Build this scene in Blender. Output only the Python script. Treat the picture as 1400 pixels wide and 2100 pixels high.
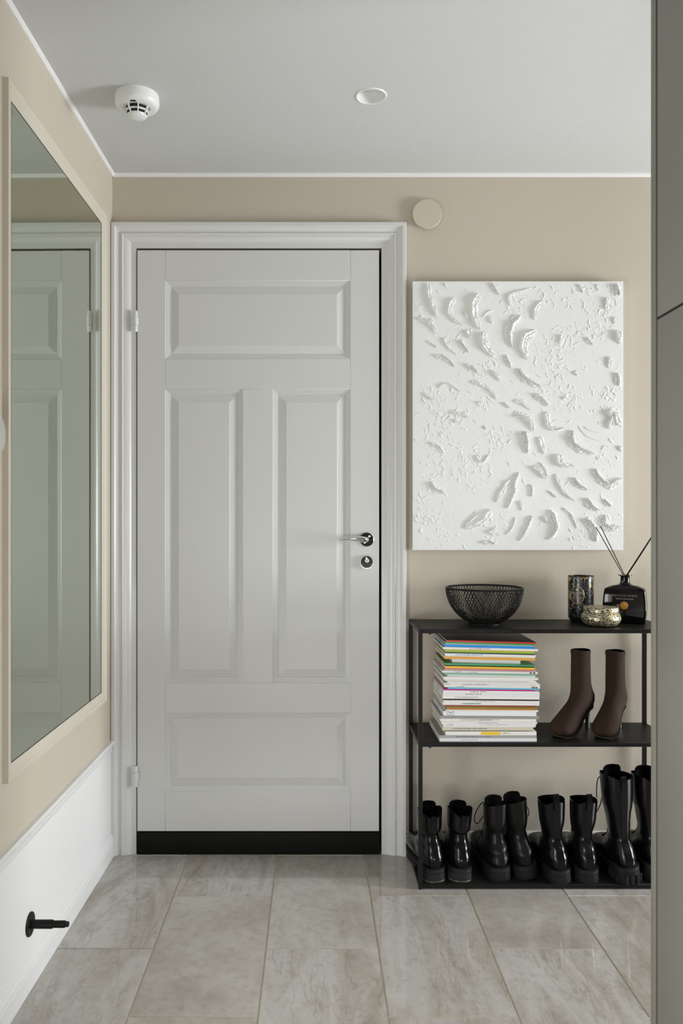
import bpy, bmesh, math, random
from mathutils import Vector, Matrix
PI = math.pi
R = math.radians
scene = bpy.context.scene
for o in list(bpy.data.objects):
    bpy.data.objects.remove(o)
COL = scene.collection

# ------------------------------------------------------------------ camera
F, CXP, CYP, H = 1667.0, 643.0, 1068.0, 1.135        # focal length and vanishing point in pixels, eye height
cam_d = bpy.data.cameras.new('camera')
cam = bpy.data.objects.new('camera', cam_d); COL.objects.link(cam)
cam.location = (0, 0, H); cam.rotation_euler = (PI/2, 0, 0)
cam_d.sensor_fit = 'HORIZONTAL'; cam_d.sensor_width = 36.0
cam_d.lens = 36.0*F/1400
cam_d.shift_x = (700-CXP)/1400; cam_d.shift_y = (CYP-1050)/1400
cam_d.clip_start = 0.05
scene.camera = cam

# ------------------------------------------------------------------ world, daylight, rear fill, exposure
w = bpy.data.worlds.new('world'); scene.world = w; w.use_nodes = True
bg = w.node_tree.nodes['Background']
bg.inputs['Color'].default_value = (0.86, 0.93, 1.0, 1); bg.inputs['Strength'].default_value = 0.6
def daylight(name, loc, rot, sx, sy, energy, color):
    l = bpy.data.lights.new(name, 'AREA'); l.shape = 'RECTANGLE'; l.size = sx; l.size_y = sy
    l.energy = energy; l.color = color
    o = bpy.data.objects.new(name, l); COL.objects.link(o); o.location = loc; o.rotation_euler = rot
    return o
daylight('daylight_side_window', (3.92, 1.78, 1.05), (0, PI/2, 0), 1.20, 0.85, 152, (0.935, 0.97, 1.0))
daylight('daylight_left_window', (-0.86, 0.80, 0.62), (0, -PI/2, 0), 0.85, 0.85, 33.0, (0.98, 0.985, 1.0))
daylight('rear_fill_light', (0.35, -2.62, 0.31), (PI/2, 0, 0), 1.5, 0.48, 33, (0.95, 0.98, 1.0))  # added fill light behind the camera, lifts the back wall and floor
vs = scene.view_settings
vs.view_transform = 'Standard'; vs.look = 'None'; vs.gamma = 1.0; vs.use_curve_mapping = False
vs.exposure = -0.06
scene.cycles.caustics_reflective = True
scene.cycles.max_bounces = 12; scene.cycles.diffuse_bounces = 6; scene.cycles.glossy_bounces = 6

# ------------------------------------------------------------------ helpers
def tag(o, label=None, cat=None, group=None, kind=None):
    if label: o['label'] = label
    if cat: o['category'] = cat
    if group: o['group'] = group
    if kind: o['kind'] = kind
    return o
def empty(name, loc=(0, 0, 0), rz=0.0, parent=None):
    o = bpy.data.objects.new(name, None); COL.objects.link(o)
    o.empty_display_size = 0.02
    o.location = loc; o.rotation_euler = (0, 0, rz)
    if parent: o.parent = parent
    return o
class MB:
    """collects shapes; build() links them as one mesh object"""
    def __init__(s): s.v = []; s.f = []
    def add(s, v, f):
        n = len(s.v); s.v += [tuple(p) for p in v]; s.f += [tuple(i+n for i in q) for q in f]; return s
    def box(s, x0, x1, y0, y1, z0, z1, m=None):
        v = [(x, y, z) for z in (z0, z1) for y in (y0, y1) for x in (x0, x1)]
        if m: v = [m(*p) for p in v]
        return s.add(v, [(0, 2, 3, 1), (4, 5, 7, 6), (0, 1, 5, 4), (2, 6, 7, 3), (0, 4, 6, 2), (1, 3, 7, 5)])
    def loft(s, rings, closed=True, cap0=True, cap1=True):
        n = len(rings[0]); v = [p for r in rings for p in r]; f = []
        for i in range(len(rings)-1):
            for j in range(n if closed else n-1):
                k = (j+1) % n
                f.append((i*n+j, i*n+k, (i+1)*n+k, (i+1)*n+j))
        if cap0: f.append(tuple(range(n))[::-1])
        if cap1: f.append(tuple((len(rings)-1)*n+j for j in range(n)))
        return s.add(v, f)
    def lathe(s, prof, n=32, m=None, cap0=True, cap1=True):
        """prof of (radius, height) about z"""
        rings = [[(r*math.cos(2*PI*j/n), r*math.sin(2*PI*j/n), z) for j in range(n)] for r, z in prof]
        if m: rings = [[m(*p) for p in r] for r in rings]
        return s.loft(rings, True, cap0, cap1)
    def tube(s, pts, r, n=6, closed=False, m=None):
        pts = [Vector(p) for p in pts]; L = len(pts); rings = []
        up = Vector((0, 0, 1)); prev = None
        for i, p in enumerate(pts):
            if closed: t = pts[(i+1) % L]-pts[i-1]
            else: t = pts[min(i+1, L-1)]-pts[max(i-1, 0)]
            t.normalize()
            if prev is None:
                a = up if abs(t.dot(up)) < 0.9 else Vector((1, 0, 0))
                u = t.cross(a).normalized()
            else:
                u = (prev-t*prev.dot(t)).normalized()
            prev = u; vv = t.cross(u)
            rr = r[i] if isinstance(r, (list, tuple)) else r
            rings.append([tuple(p+u*(rr*math.cos(2*PI*j/n))+vv*(rr*math.sin(2*PI*j/n))) for j in range(n)])
        if m: rings = [[m(*q) for q in g] for g in rings]
        if closed: rings.append(rings[0]); return s.loft(rings, True, False, False)
        return s.loft(rings)
    def build(s, name, mat, parent=None, smooth=False, bevel=0.0, seg=2, recalc=True, angle=40):
        me = bpy.data.meshes.new(name); me.from_pydata(s.v, [], s.f); me.update()
        if recalc or bevel:
            bm = bmesh.new(); bm.from_mesh(me)
            bmesh.ops.remove_doubles(bm, verts=bm.verts, dist=1e-6)
            bmesh.ops.recalc_face_normals(bm, faces=bm.faces)
            if bevel:
                ed = [e for e in bm.edges if len(e.link_faces) == 2 and e.calc_face_angle(0) > R(35)]
                bmesh.ops.bevel(bm, geom=ed, offset=bevel, segments=seg, affect='EDGES', profile=0.5, clamp_overlap=True)
            bm.to_mesh(me); bm.free()
        if smooth:
            me.polygons.foreach_set('use_smooth', [True]*len(me.polygons))
            try: me.set_sharp_from_angle(angle=R(angle))
            except Exception: pass
        if mat: me.materials.append(mat)
        o = bpy.data.objects.new(name, me); COL.objects.link(o)
        if parent: o.parent = parent
        return o
def bx(name, mat, x0, x1, y0, y1, z0, z1, parent=None, bevel=0.0, m=None, seg=2):
    return MB().box(x0, x1, y0, y1, z0, z1, m).build(name, mat, parent, bevel > 0, bevel, seg)
def crom(P, t):
    """Catmull-Rom through the list P of tuples, t in 0..1"""
    n = len(P)-1; x = min(max(t, 0), 1)*n; i = min(int(x), n-1); u = x-i
    a, b, c, d = P[max(i-1, 0)], P[i], P[i+1], P[min(i+2, n)]
    return tuple(0.5*((2*q)+(-p+r)*u+(2*p-5*q+4*r-s_)*u*u+(-p+3*q-3*r+s_)*u**3) for p, q, r, s_ in zip(a, b, c, d))
def text_mesh(name, body, size, mat, parent, m, align='CENTER', depth=0.0):
    cu = bpy.data.curves.new(name, 'FONT'); cu.body = body; cu.size = size; cu.align_x = align; cu.align_y = 'CENTER'
    cu.resolution_u = 2
    tmp = bpy.data.objects.new(name+'_tmp', cu); COL.objects.link(tmp)
    dg = bpy.context.evaluated_depsgraph_get(); dg.update()
    me = bpy.data.meshes.new_from_object(tmp.evaluated_get(dg))
    bpy.data.objects.remove(tmp); bpy.data.curves.remove(cu)
    for v in me.vertices: v.co = Vector(m(v.co.x, v.co.y))
    me.materials.clear(); me.materials.append(mat); me.name = name
    o = bpy.data.objects.new(name, me); COL.objects.link(o); o.parent = parent
    return o

# ------------------------------------------------------------------ materials
def mat_new(name):
    m = bpy.data.materials.new(name); m.use_nodes = True
    nt = m.node_tree; return m, nt, nt.nodes['Principled BSDF']
def simple(name, col, rough=0.5, metal=0.0, coat=0.0, spec=0.5, bump=0.0, bscale=200.0, sheen=0.0, crough=0.05):
    m, nt, b = mat_new(name)
    b.inputs['Base Color'].default_value = (*col, 1); b.inputs['Roughness'].default_value = rough
    b.inputs['Metallic'].default_value = metal; b.inputs['Coat Weight'].default_value = coat
    b.inputs['Coat Roughness'].default_value = crough
    b.inputs['Specular IOR Level'].default_value = spec
    if sheen: b.inputs['Sheen Weight'].default_value = sheen
    tc = nt.nodes.new('ShaderNodeTexCoord')
    nz = nt.nodes.new('ShaderNodeTexNoise'); nz.inputs['Scale'].default_value = bscale; nz.inputs['Detail'].default_value = 3
    nt.links.new(tc.outputs['Object'], nz.inputs['Vector'])
    if bump:
        bp = nt.nodes.new('ShaderNodeBump'); bp.inputs['Strength'].default_value = bump; bp.inputs['Distance'].default_value = 0.002
        nt.links.new(nz.outputs['Fac'], bp.inputs['Height']); nt.links.new(bp.outputs['Normal'], b.inputs['Normal'])
    else:
        mx = nt.nodes.new('ShaderNodeMix'); mx.data_type = 'RGBA'
        mx.inputs[6].default_value = (*[c*0.96 for c in col], 1); mx.inputs[7].default_value = (*[min(1, c*1.03) for c in col], 1)
        nt.links.new(nz.outputs['Fac'], mx.inputs[0]); nt.links.new(mx.outputs[2], b.inputs['Base Color'])
    return m
def ramp(nt, stops):
    r = nt.nodes.new('ShaderNodeValToRGB'); e = r.color_ramp.elements
    while len(e) < len(stops): e.new(0.5)
    for q, (p, c) in zip(e, stops): q.position = p; q.color = (*c, 1)
    return r
WALL = (0.53, 0.475, 0.39)
M = {}
M['wall'] = simple('wall_beige_paint', WALL, 0.62, bump=0.22, bscale=170, spec=0.35)
M['wall_white'] = simple('white_wall_paint', (0.765, 0.765, 0.76), 0.5, bump=0.12, bscale=60, spec=0.4)
M['ceiling'] = simple('ceiling_paint', (0.59, 0.597, 0.595), 0.8, bump=0.30, bscale=260, spec=0.2)
M['trim'] = simple('white_gloss_paint', (0.78, 0.78, 0.775), 0.28, coat=0.15, bump=0.02, bscale=40, crough=0.15)
M['casing'] = simple('casing_paint', (0.66, 0.655, 0.645), 0.30, coat=0.1, bump=0.02, bscale=40, crough=0.15)
M['door'] = simple('door_paint', (0.64, 0.635, 0.625), 0.42, bump=0.02, bscale=90, spec=0.45)
M['frame'] = simple('mirror_frame_paint', (0.58, 0.53, 0.445), 0.5, bump=0.03, bscale=60)
M['cabinet'] = simple('wardrobe_lacquer', (0.20, 0.192, 0.160), 0.5, spec=0.35)
M['dark_gap'] = simple('dark_gap', (0.012, 0.011, 0.010), 0.9)
M['black_board'] = simple('black_kick_board', (0.009, 0.009, 0.008), 0.5, spec=0.08)
M['black_metal'] = simple('black_powder_coat', (0.010, 0.0095, 0.009), 0.42, spec=0.16, bump=0.05, bscale=900)
M['chrome'] = simple('chrome', (0.75, 0.75, 0.74), 0.10, metal=1.0)
M['dark_reflection_chrome'] = simple('dark_reflection_chrome', (0.02, 0.02, 0.02), 0.12, metal=0.6)  # dark reflection put into the rose's colour; also serves the black lock plate
M['hinge'] = simple('hinge_white', (0.70, 0.70, 0.69), 0.35)
M['plastic'] = simple('white_plastic', (0.80, 0.80, 0.79), 0.28, coat=0.2)
M['plastic_dark'] = simple('vent_dark', (0.01, 0.01, 0.009), 0.8)
M['lamp_inner'] = simple('downlight_reflector', (0.72, 0.72, 0.71), 0.45)
M['cover_disc'] = simple('beige_plastic', (0.56, 0.50, 0.395), 0.4)
M['grout'] = simple('grout', (0.50, 0.44, 0.35), 0.9, bump=0.1, bscale=500)
M['paint'] = simple('white_impasto', (0.80, 0.805, 0.79), 0.55, bump=0.10, bscale=350, spec=0.35)
M['canvas_side'] = simple('white_canvas', (0.78, 0.78, 0.765), 0.7, bump=0.1, bscale=700)
M['leather'] = simple('black_leather', (0.0035, 0.0035, 0.004), 0.22, spec=0.32, bump=0.06, bscale=260)
M['leather_soft'] = simple('black_soft_leather', (0.005, 0.005, 0.005), 0.36, spec=0.25, bump=0.06, bscale=240)
M['rubber'] = simple('black_rubber', (0.012, 0.012, 0.012), 0.62, spec=0.2, bump=0.1, bscale=320)
M['elastic'] = simple('elastic_gusset', (0.006, 0.006, 0.006), 0.8, spec=0.1, bump=0.3, bscale=600)
M['lining'] = simple('boot_lining', (0.004, 0.004, 0.004), 0.9, spec=0.05)
M['lace'] = simple('black_lace', (0.005, 0.005, 0.005), 0.8, spec=0.15)
M['brown_knit'] = simple('brown_knit', (0.036, 0.021, 0.014), 0.85, sheen=0.0, spec=0.15, bump=0.25, bscale=900)
M['brown_sole'] = simple('brown_boot_sole', (0.045, 0.038, 0.032), 0.5, spec=0.2)
M['heel_metal'] = simple('heel_metal', (0.25, 0.24, 0.23), 0.25, metal=0.9)
M['pages'] = simple('paper_pages', (0.66, 0.64, 0.59), 0.8)
M['glass_black'] = simple('black_glass', (0.003, 0.003, 0.003), 0.06, spec=0.30)
M['reed'] = simple('black_reed', (0.005, 0.0045, 0.004), 0.8, spec=0.05)
M['gold_seal'] = simple('gold_wax_seal', (0.66, 0.33, 0.07), 0.38, metal=0.35, bump=0.2, bscale=300)
M['print_grey'] = simple('grey_print', (0.16, 0.15, 0.14), 0.5)
M['print_gold'] = simple('gold_print', (0.42, 0.31, 0.13), 0.4, metal=0.4)
M['print_pale'] = simple('pale_print', (0.50, 0.47, 0.38), 0.4)
M['tin_black'] = simple('tin_black', (0.012, 0.012, 0.012), 0.3)
M['opal'] = simple('white_opal', (0.93, 0.94, 0.95), 0.3, coat=0.2)
# boot heel rubber with dusty scuffs near the ground
def dusty():
    m, nt, b = mat_new('dusty_rubber'); b.inputs['Roughness'].default_value = 0.7; b.inputs['Specular IOR Level'].default_value = 0.2
    tc = nt.nodes.new('ShaderNodeTexCoord'); sp = nt.nodes.new('ShaderNodeSeparateXYZ'); nt.links.new(tc.outputs['Object'], sp.inputs[0])
    nz = nt.nodes.new('ShaderNodeTexNoise'); nz.inputs['Scale'].default_value = 130; nz.inputs['Detail'].default_value = 5
    nt.links.new(tc.outputs['Object'], nz.inputs['Vector'])
    mr = nt.nodes.new('ShaderNodeMapRange'); mr.inputs[1].default_value = 0.012; mr.inputs[2].default_value = 0.0; nt.links.new(sp.outputs['Z'], mr.inputs[0])
    mu = nt.nodes.new('ShaderNodeMath'); mu.operation = 'MULTIPLY'; nt.links.new(mr.outputs[0], mu.inputs[0]); nt.links.new(nz.outputs['Fac'], mu.inputs[1])
    r = ramp(nt, [(0.25, (0.020, 0.020, 0.020)), (0.55, (0.20, 0.18, 0.15))]); nt.links.new(mu.outputs[0], r.inputs[0])
    nt.links.new(r.outputs[0], b.inputs['Base Color']); return m
M['rubber_dusty'] = dusty()
# mirror
m, nt, b = mat_new('mirror_glass'); b.inputs['Base Color'].default_value = (0.60, 0.655, 0.565, 1)
b.inputs['Metallic'].default_value = 1; b.inputs['Roughness'].default_value = 0.0; M['mirror'] = m
# floor tile: each tile draws its own veins from its random number
def tile_mat():
    m, nt, b = mat_new('stone_tile')
    tc = nt.nodes.new('ShaderNodeTexCoord'); oi = nt.nodes.new('ShaderNodeObjectInfo')
    cb = nt.nodes.new('ShaderNodeCombineXYZ')
    s1 = nt.nodes.new('ShaderNodeMath'); s1.operation = 'MULTIPLY'; s1.inputs[1].default_value = 37.0; nt.links.new(oi.outputs['Random'], s1.inputs[0])
    nt.links.new(s1.outputs[0], cb.inputs[0]); nt.links.new(s1.outputs[0], cb.inputs[1]); nt.links.new(s1.outputs[0], cb.inputs[2])
    ad = nt.nodes.new('ShaderNodeVectorMath'); ad.operation = 'ADD'; nt.links.new(tc.outputs['Object'], ad.inputs[0]); nt.links.new(cb.outputs[0], ad.inputs[1])
    def noise(scale, detail, rough=0.55, vec=None, dist=0.0):
        n = nt.nodes.new('ShaderNodeTexNoise'); n.inputs['Scale'].default_value = scale; n.inputs['Detail'].default_value = detail
        n.inputs['Roughness'].default_value = rough; n.inputs['Distortion'].default_value = dist
        nt.links.new(vec or ad.outputs[0], n.inputs['Vector']); return n
    def mapn(sx, sy, rz):
        mp = nt.nodes.new('ShaderNodeMapping'); mp.inputs['Scale'].default_value = (sx, sy, 1); mp.inputs['Rotation'].default_value = (0, 0, rz)
        nt.links.new(ad.outputs[0], mp.inputs[0]); return mp.outputs[0]
    cloud = noise(5, 6, 0.6)
    streak = noise(1.0, 7, 0.62, mapn(7, 1.5, 0.30), 1.1)
    grain = noise(38, 7, 0.72)
    base = ramp(nt, [(0.30, (0.328, 0.297, 0.259)), (0.52, (0.431, 0.402, 0.362)), (0.72, (0.506, 0.485, 0.451))]); nt.links.new(cloud.outputs['Fac'], base.inputs[0])
    st = ramp(nt, [(0.30, (0.299, 0.255, 0.207)), (0.42, (0.408, 0.377, 0.339)), (0.56, (0.506, 0.494, 0.474)), (0.70, (0.368, 0.339, 0.301))]); nt.links.new(streak.outputs['Fac'], st.inputs[0])
    # how veined this tile is
    mr = nt.nodes.new('ShaderNodeMapRange'); mr.inputs[1].default_value = 0.25; mr.inputs[2].default_value = 0.75; mr.inputs[3].default_value = 0.12; mr.inputs[4].default_value = 0.85
    nt.links.new(oi.outputs['Random'], mr.inputs[0])
    mx = nt.nodes.new('ShaderNodeMix'); mx.data_type = 'RGBA'; nt.links.new(mr.outputs[0], mx.inputs[0]); nt.links.new(base.outputs[0], mx.inputs[6]); nt.links.new(st.outputs[0], mx.inputs[7])
    # thin dark veins
    wv = noise(1.0, 5, 0.6, mapn(5, 1.1, 0.40), 1.8)
    sub = nt.nodes.new('ShaderNodeMath'); sub.operation = 'SUBTRACT'; sub.inputs[1].default_value = 0.5; nt.links.new(wv.outputs['Fac'], sub.inputs[0])
    ab = nt.nodes.new('ShaderNodeMath'); ab.operation = 'ABSOLUTE'; nt.links.new(sub.outputs[0], ab.inputs[0])
    vr = ramp(nt, [(0.0, (0.80, 0.77, 0.73)), (0.016, (1, 1, 1))]); nt.links.new(ab.outputs[0], vr.inputs[0])
    m2 = nt.nodes.new('ShaderNodeMix'); m2.data_type = 'RGBA'; m2.blend_type = 'MULTIPLY'; nt.links.new(mr.outputs[0], m2.inputs[0]); nt.links.new(mx.outputs[2], m2.inputs[6]); nt.links.new(vr.outputs[0], m2.inputs[7])
    gr = ramp(nt, [(0.30, (0.74, 0.72, 0.69)), (0.48, (0.97, 0.97, 0.96)), (0.70, (1.06, 1.06, 1.06))]); nt.links.new(grain.outputs['Fac'], gr.inputs[0])
    m3 = nt.nodes.new('ShaderNodeMix'); m3.data_type = 'RGBA'; m3.blend_type = 'MULTIPLY'; m3.inputs[0].default_value = 0.7; nt.links.new(m2.outputs[2], m3.inputs[6]); nt.links.new(gr.outputs[0], m3.inputs[7])
    nt.links.new(m3.outputs[2], b.inputs['Base Color'])
    b.inputs['Roughness'].default_value = 0.13
    rr = nt.nodes.new('ShaderNodeMapRange'); rr.inputs[3].default_value = 0.02; rr.inputs[4].default_value = 0.09; nt.links.new(cloud.outputs['Fac'], rr.inputs[0]); nt.links.new(rr.outputs[0], b.inputs['Roughness'])
    bp = nt.nodes.new('ShaderNodeBump'); bp.inputs['Strength'].default_value = 0.025; bp.inputs['Distance'].default_value = 0.001
    nt.links.new(streak.outputs['Fac'], bp.inputs['Height']); nt.links.new(bp.outputs['Normal'], b.inputs['Normal'])
    return m
M['tile'] = tile_mat()

# ------------------------------------------------------------------ room shell
YB, ZC = 2.774, 2.318          # back wall, ceiling height
XR, YR = 3.80, -2.50           # right and rear walls of the space the hall opens into
XL0, LT = -0.687, 0.0102       # left wall at the back corner, its slight skew
def LW(n, s, z):               # left-wall frame: n out of the wall, s along it from the back corner towards the camera
    return (XL0-LT*s+n, YB-s-LT*n, z)
floor = MB().box(-0.95, XR+0.1, YR-0.1, YB+0.1, -0.06, -0.0022).build('floor', M['grout'])
tag(floor, 'glossy grey-beige stone tile floor with pale grout lines', kind='structure')
cols = [0.1714+0.298*k for k in range(-3, 13)]
GW = 0.0024
for ci, x in enumerate(cols[:-1]):
    k = ci-3
    y0 = 2.157 if k % 2 else 2.46
    y = y0+1.2
    while y > -2.5:
        a, b_ = y-0.6, y
        y -= 0.6
        xa, xb, ya, yb = x+GW/1, x+0.298-GW/1, a+GW, min(b_-GW, YB-0.001)
        xa = max(xa, -0.735); xb = min(xb, XR)
        ya = max(ya, YR)
        if yb-ya < 0.004 or xb-xa < 0.004: continue
        if xa > 0.74 and xb < 1.28 and 0.72 < ya and yb < 1.72: continue
        cx, cy = (xa+xb)/2, (ya+yb)/2
        t = MB().box(xa-cx, xb-cx, ya-cy, yb-cy, -0.008, 0.0).build('tile', M['tile'], floor, False, 0.0009, 1)
        t.location = (cx, cy, 0)
# ceiling with a round hole for the downlight
DLX, DLY, DLR = 0.1603, 2.264, 0.0405
cm = MB(); n = 48; rs = 0.07
circ = [(DLX+DLR*math.cos(2*PI*j/n), DLY+DLR*math.sin(2*PI*j/n), ZC) for j in range(n)]
sq = []
for j in range(n):
    c, s_ = math.cos(2*PI*j/n), math.sin(2*PI*j/n); q = rs/max(abs(c), abs(s_)); sq.append((DLX+q*c, DLY+q*s_, ZC))
cm.loft([circ, sq], True, False, False)
x0, x1, y0, y1 = -0.95, XR+0.1, YR-0.1, YB+0.1
for a, b_, c, d in ((x0, DLX-rs, y0, y1), (DLX+rs, x1, y0, y1), (DLX-rs, DLX+rs, y0, DLY-rs), (DLX-rs, DLX+rs, DLY+rs, y1)):
    cm.add([(a, c, ZC), (b_, c, ZC), (b_, d, ZC), (a, d, ZC)], [(0, 1, 2, 3)])
cm.box(x0, x1, y0, y1, ZC+0.12, ZC+0.16)
ceil = cm.build('ceiling', M['ceiling'], recalc=False)
tag(ceil, 'matt white ceiling of the hallway', kind='structure')
# back wall with the door opening
DX0, DX1, DZ1 = -0.6045, 0.2320, 2.066
wb = MB().box(-0.95, DX0, YB, YB+0.1, 0, ZC).box(DX1, XR+0.1, YB, YB+0.1, 0, ZC).box(DX0, DX1, YB, YB+0.1, DZ1, ZC).build('wall_back', M['wall'])
tag(wb, 'warm beige painted wall around the entrance door', kind='structure')
LS0, LS1, LZ0_, LZ1_ = YB-1.24, YB-0.36, 0.10, 1.10
wl = MB().box(-0.12, 0, -0.09, LS0, 0.0, ZC, LW).box(-0.12, 0, LS1, 5.3, 0.0, ZC, LW).box(-0.12, 0, LS0, LS1, 0.0, LZ0_, LW).box(-0.12, 0, LS0, LS1, LZ1_, ZC, LW).build('wall_left', M['wall'])
tag(wl, 'left hallway wall painted beige above white wainscot', kind='structure')
MB().box(-0.01, 0.003, 0.022, LS0, 0.0, 0.36, LW).box(-0.01, 0.003, LS1, 5.25, 0.0, 0.36, LW).build('wainscot', M['wall_white'], wl)
# right wall with its window, rear wall with an opening added for fill light
WY0, WY1, WZ0, WZ1 = 1.30, 2.26, 0.40, 1.70
wr = MB().box(XR, XR+0.1, YR, WY0, 0, ZC).box(XR, XR+0.1, WY1, YB, 0, ZC).box(XR, XR+0.1, WY0, WY1, 0, WZ0).box(XR, XR+0.1, WY0, WY1, WZ1, ZC).build('wall_right', M['wall'])
tag(wr, 'beige side wall with a window', kind='structure')
ww = MB().box(-0.95, -0.40, YR-0.1, YR, 0, ZC).box(1.10, XR+0.1, YR-0.1, YR, 0, ZC).box(-0.40, 1.10, YR-0.1, YR, 0, 0.06).box(-0.40, 1.10, YR-0.1, YR, 0.58, ZC).build('wall_rear', M['wall'])
tag(ww, 'beige wall behind the viewer with an added fill-light opening', kind='structure')
def window(name, label, bars):
    r = empty(name); tag(r, label, kind='structure')
    for i, b_ in enumerate(bars): bx('window_frame' if i < 4 else 'glazing_bar', M['trim'], *b_, parent=r, bevel=0.003)
window('window_1', 'white framed window in the side wall', [
    (XR+0.01, XR+0.06, WY0, WY0+0.05, WZ0, WZ1), (XR+0.01, XR+0.06, WY1-0.05, WY1, WZ0, WZ1),
    (XR+0.01, XR+0.06, WY0+0.05, WY1-0.05, WZ0, WZ0+0.05), (XR+0.01, XR+0.06, WY0+0.05, WY1-0.05, WZ1-0.05, WZ1)])
window('fill_opening', 'white frame of the added fill-light opening in the rear wall', [  # unseen opening, made up to let the rear fill in
    (-0.40, -0.35, YR-0.06, YR-0.01, 0.06, 0.58), (1.05, 1.10, YR-0.06, YR-0.01, 0.06, 0.58),
    (-0.35, 1.05, YR-0.06, YR-0.01, 0.06, 0.11), (-0.35, 1.05, YR-0.06, YR-0.01, 0.53, 0.58)])
wn = empty('window_3'); tag(wn, 'white framed window in the left wall beside the viewer', kind='structure')
for a in ((LS0, LS0+0.04, LZ0_, LZ1_), (LS1-0.04, LS1, LZ0_, LZ1_), (LS0+0.04, LS1-0.04, LZ0_, LZ0_+0.04), (LS0+0.04, LS1-0.04, LZ1_-0.04, LZ1_)):
    MB().box(-0.09, -0.02, *a, LW).build('window_frame', M['trim'], wn, True, 0.003)
# mouldings swept along a wall
def sweep(name, prof, mapf, s0, s1, mat, parent=None):
    mb = MB()
    for a, b_ in (zip(s0, s1) if isinstance(s0, tuple) else ((s0, s1),)):
        mb.loft([[mapf(n_, s_, z_) for n_, z_ in prof] for s_ in (a, b_)])
    return mb.build(name, mat, parent, True, angle=25)
base_prof = [(0, 0), (0.012, 0), (0.012, 0.046), (0.0105, 0.049), (0.0105, 0.053), (0.0125, 0.056), (0.0120, 0.061), (0.009, 0.065), (0.0075, 0.069), (0.0075, 0.073), (0.004, 0.077), (0, 0.077)]
def BWm(n_, s_, z_): return (s_, YB-n_, z_)
tag(sweep('baseboard_left', base_prof, LW, 0.026, 5.25, M['trim']), 'white moulded baseboard along the left wall', kind='structure')
tag(sweep('baseboard_back', base_prof, BWm, 0.3145, XR, M['trim']), 'white moulded baseboard behind the boots', kind='structure')
rail = [(0, 0.352), (0.004, 0.354), (0.006, 0.362), (0.006, 0.370), (0.009, 0.374), (0.012, 0.381), (0.016, 0.385), (0.016, 0.391), (0.013, 0.394), (0, 0.394)]
tag(sweep('trim_1', rail, LW, (0.024, LS1), (LS0, 5.25), M['trim']), 'white chair rail between beige wall and white wainscot', kind='structure')
bead = [(0, ZC-0.0105), (0.004, ZC-0.0105), (0.0085, ZC-0.006), (0.010, ZC), (0, ZC)]
tag(sweep('trim_2', bead, LW, 0.0, 5.25, M['trim']), 'thin white bead where left wall meets ceiling', kind='structure')
tag(sweep('trim_3', bead, BWm, -0.687, XR, M['trim']), 'thin white bead where back wall meets ceiling', kind='structure')

# ------------------------------------------------------------------ entrance door
door = empty('door_1', (0, 0, 0)); tag(door, 'white panelled entrance door with chrome lever and black kick board', kind='structure')
# casing, three mitred lengths
CX0, CX1, CZ1, CWD = -0.6855, 0.3130, 2.1455, 0.0835
cas = [(0.0, 0.0), (0.0, 0.021), (0.0015, 0.0225), (0.011, 0.0225), (0.0125, 0.021), (0.0145, 0.0185), (0.019, 0.0160), (0.025, 0.0145), (0.031, 0.0145), (0.0318, 0.0170), (0.0338, 0.0180), (0.0355, 0.0170), (0.0365, 0.0150), (0.042, 0.0145), (0.050, 0.0120), (0.056, 0.0080), (0.058, 0.0060), (0.0685, 0.0060), (0.0740, 0.0060), (0.0740, 0.0)]
cas = [(s_*CWD/0.0835*1.0, h_) for s_, h_ in cas]
k = (CWD-0.0015)/0.0740; cas = [(s_*k, h_*1.22) for s_, h_ in cas]
MB().loft([[(CX0+s_, YB-h_, z_ if z_ == 0 else CZ1-s_) for s_, h_ in cas] for z_ in (0, 1)]).build('casing', M['casing'], door, True, angle=22)
MB().loft([[(CX1-s_, YB-h_, z_ if z_ == 0 else CZ1-s_) for s_, h_ in cas] for z_ in (0, 1)]).build('casing', M['casing'], door, True, angle=22)
MB().loft([[((CX0+s_) if q == 0 else (CX1-s_), YB-h_, CZ1-s_) for s_, h_ in cas] for q in (0, 1)]).build('casing', M['casing'], door, True, angle=22)
bx('rebate', M['dark_gap'], DX0-0.02, DX1+0.02, YB+0.058, YB+0.07, 0, DZ1+0.02, door)
def dx(px): return (px-643)/601.0
def dz(py): return H-(py-1068)/601.0
YF = YB-0.010                      # front face of the leaf
LX0, LX1, LZ0, LZ1 = dx(282.5), dx(776.5), dz(1702.5), dz(515)
SL, SR = dx(340), dx(718)           # inner edges of the stiles
def leaf(name, x0, x1, z0, z1):
    return bx(name, M['door'], x0, x1, YF, YF+0.040, z0, z1, door, 0.0011, seg=1)
leaf('stile', LX0, SL, LZ0, LZ1); leaf('stile', SR, LX1, LZ0, LZ1)
leaf('rail', SL, SR, dz(577), LZ1); leaf('rail', SL, SR, dz(799), dz(737)); leaf('rail', SL, SR, dz(1461), dz(1399)); leaf('rail', SL, SR, LZ0, dz(1621))
leaf('mullion', dx(498), dx(560), dz(1399), dz(799))
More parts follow.
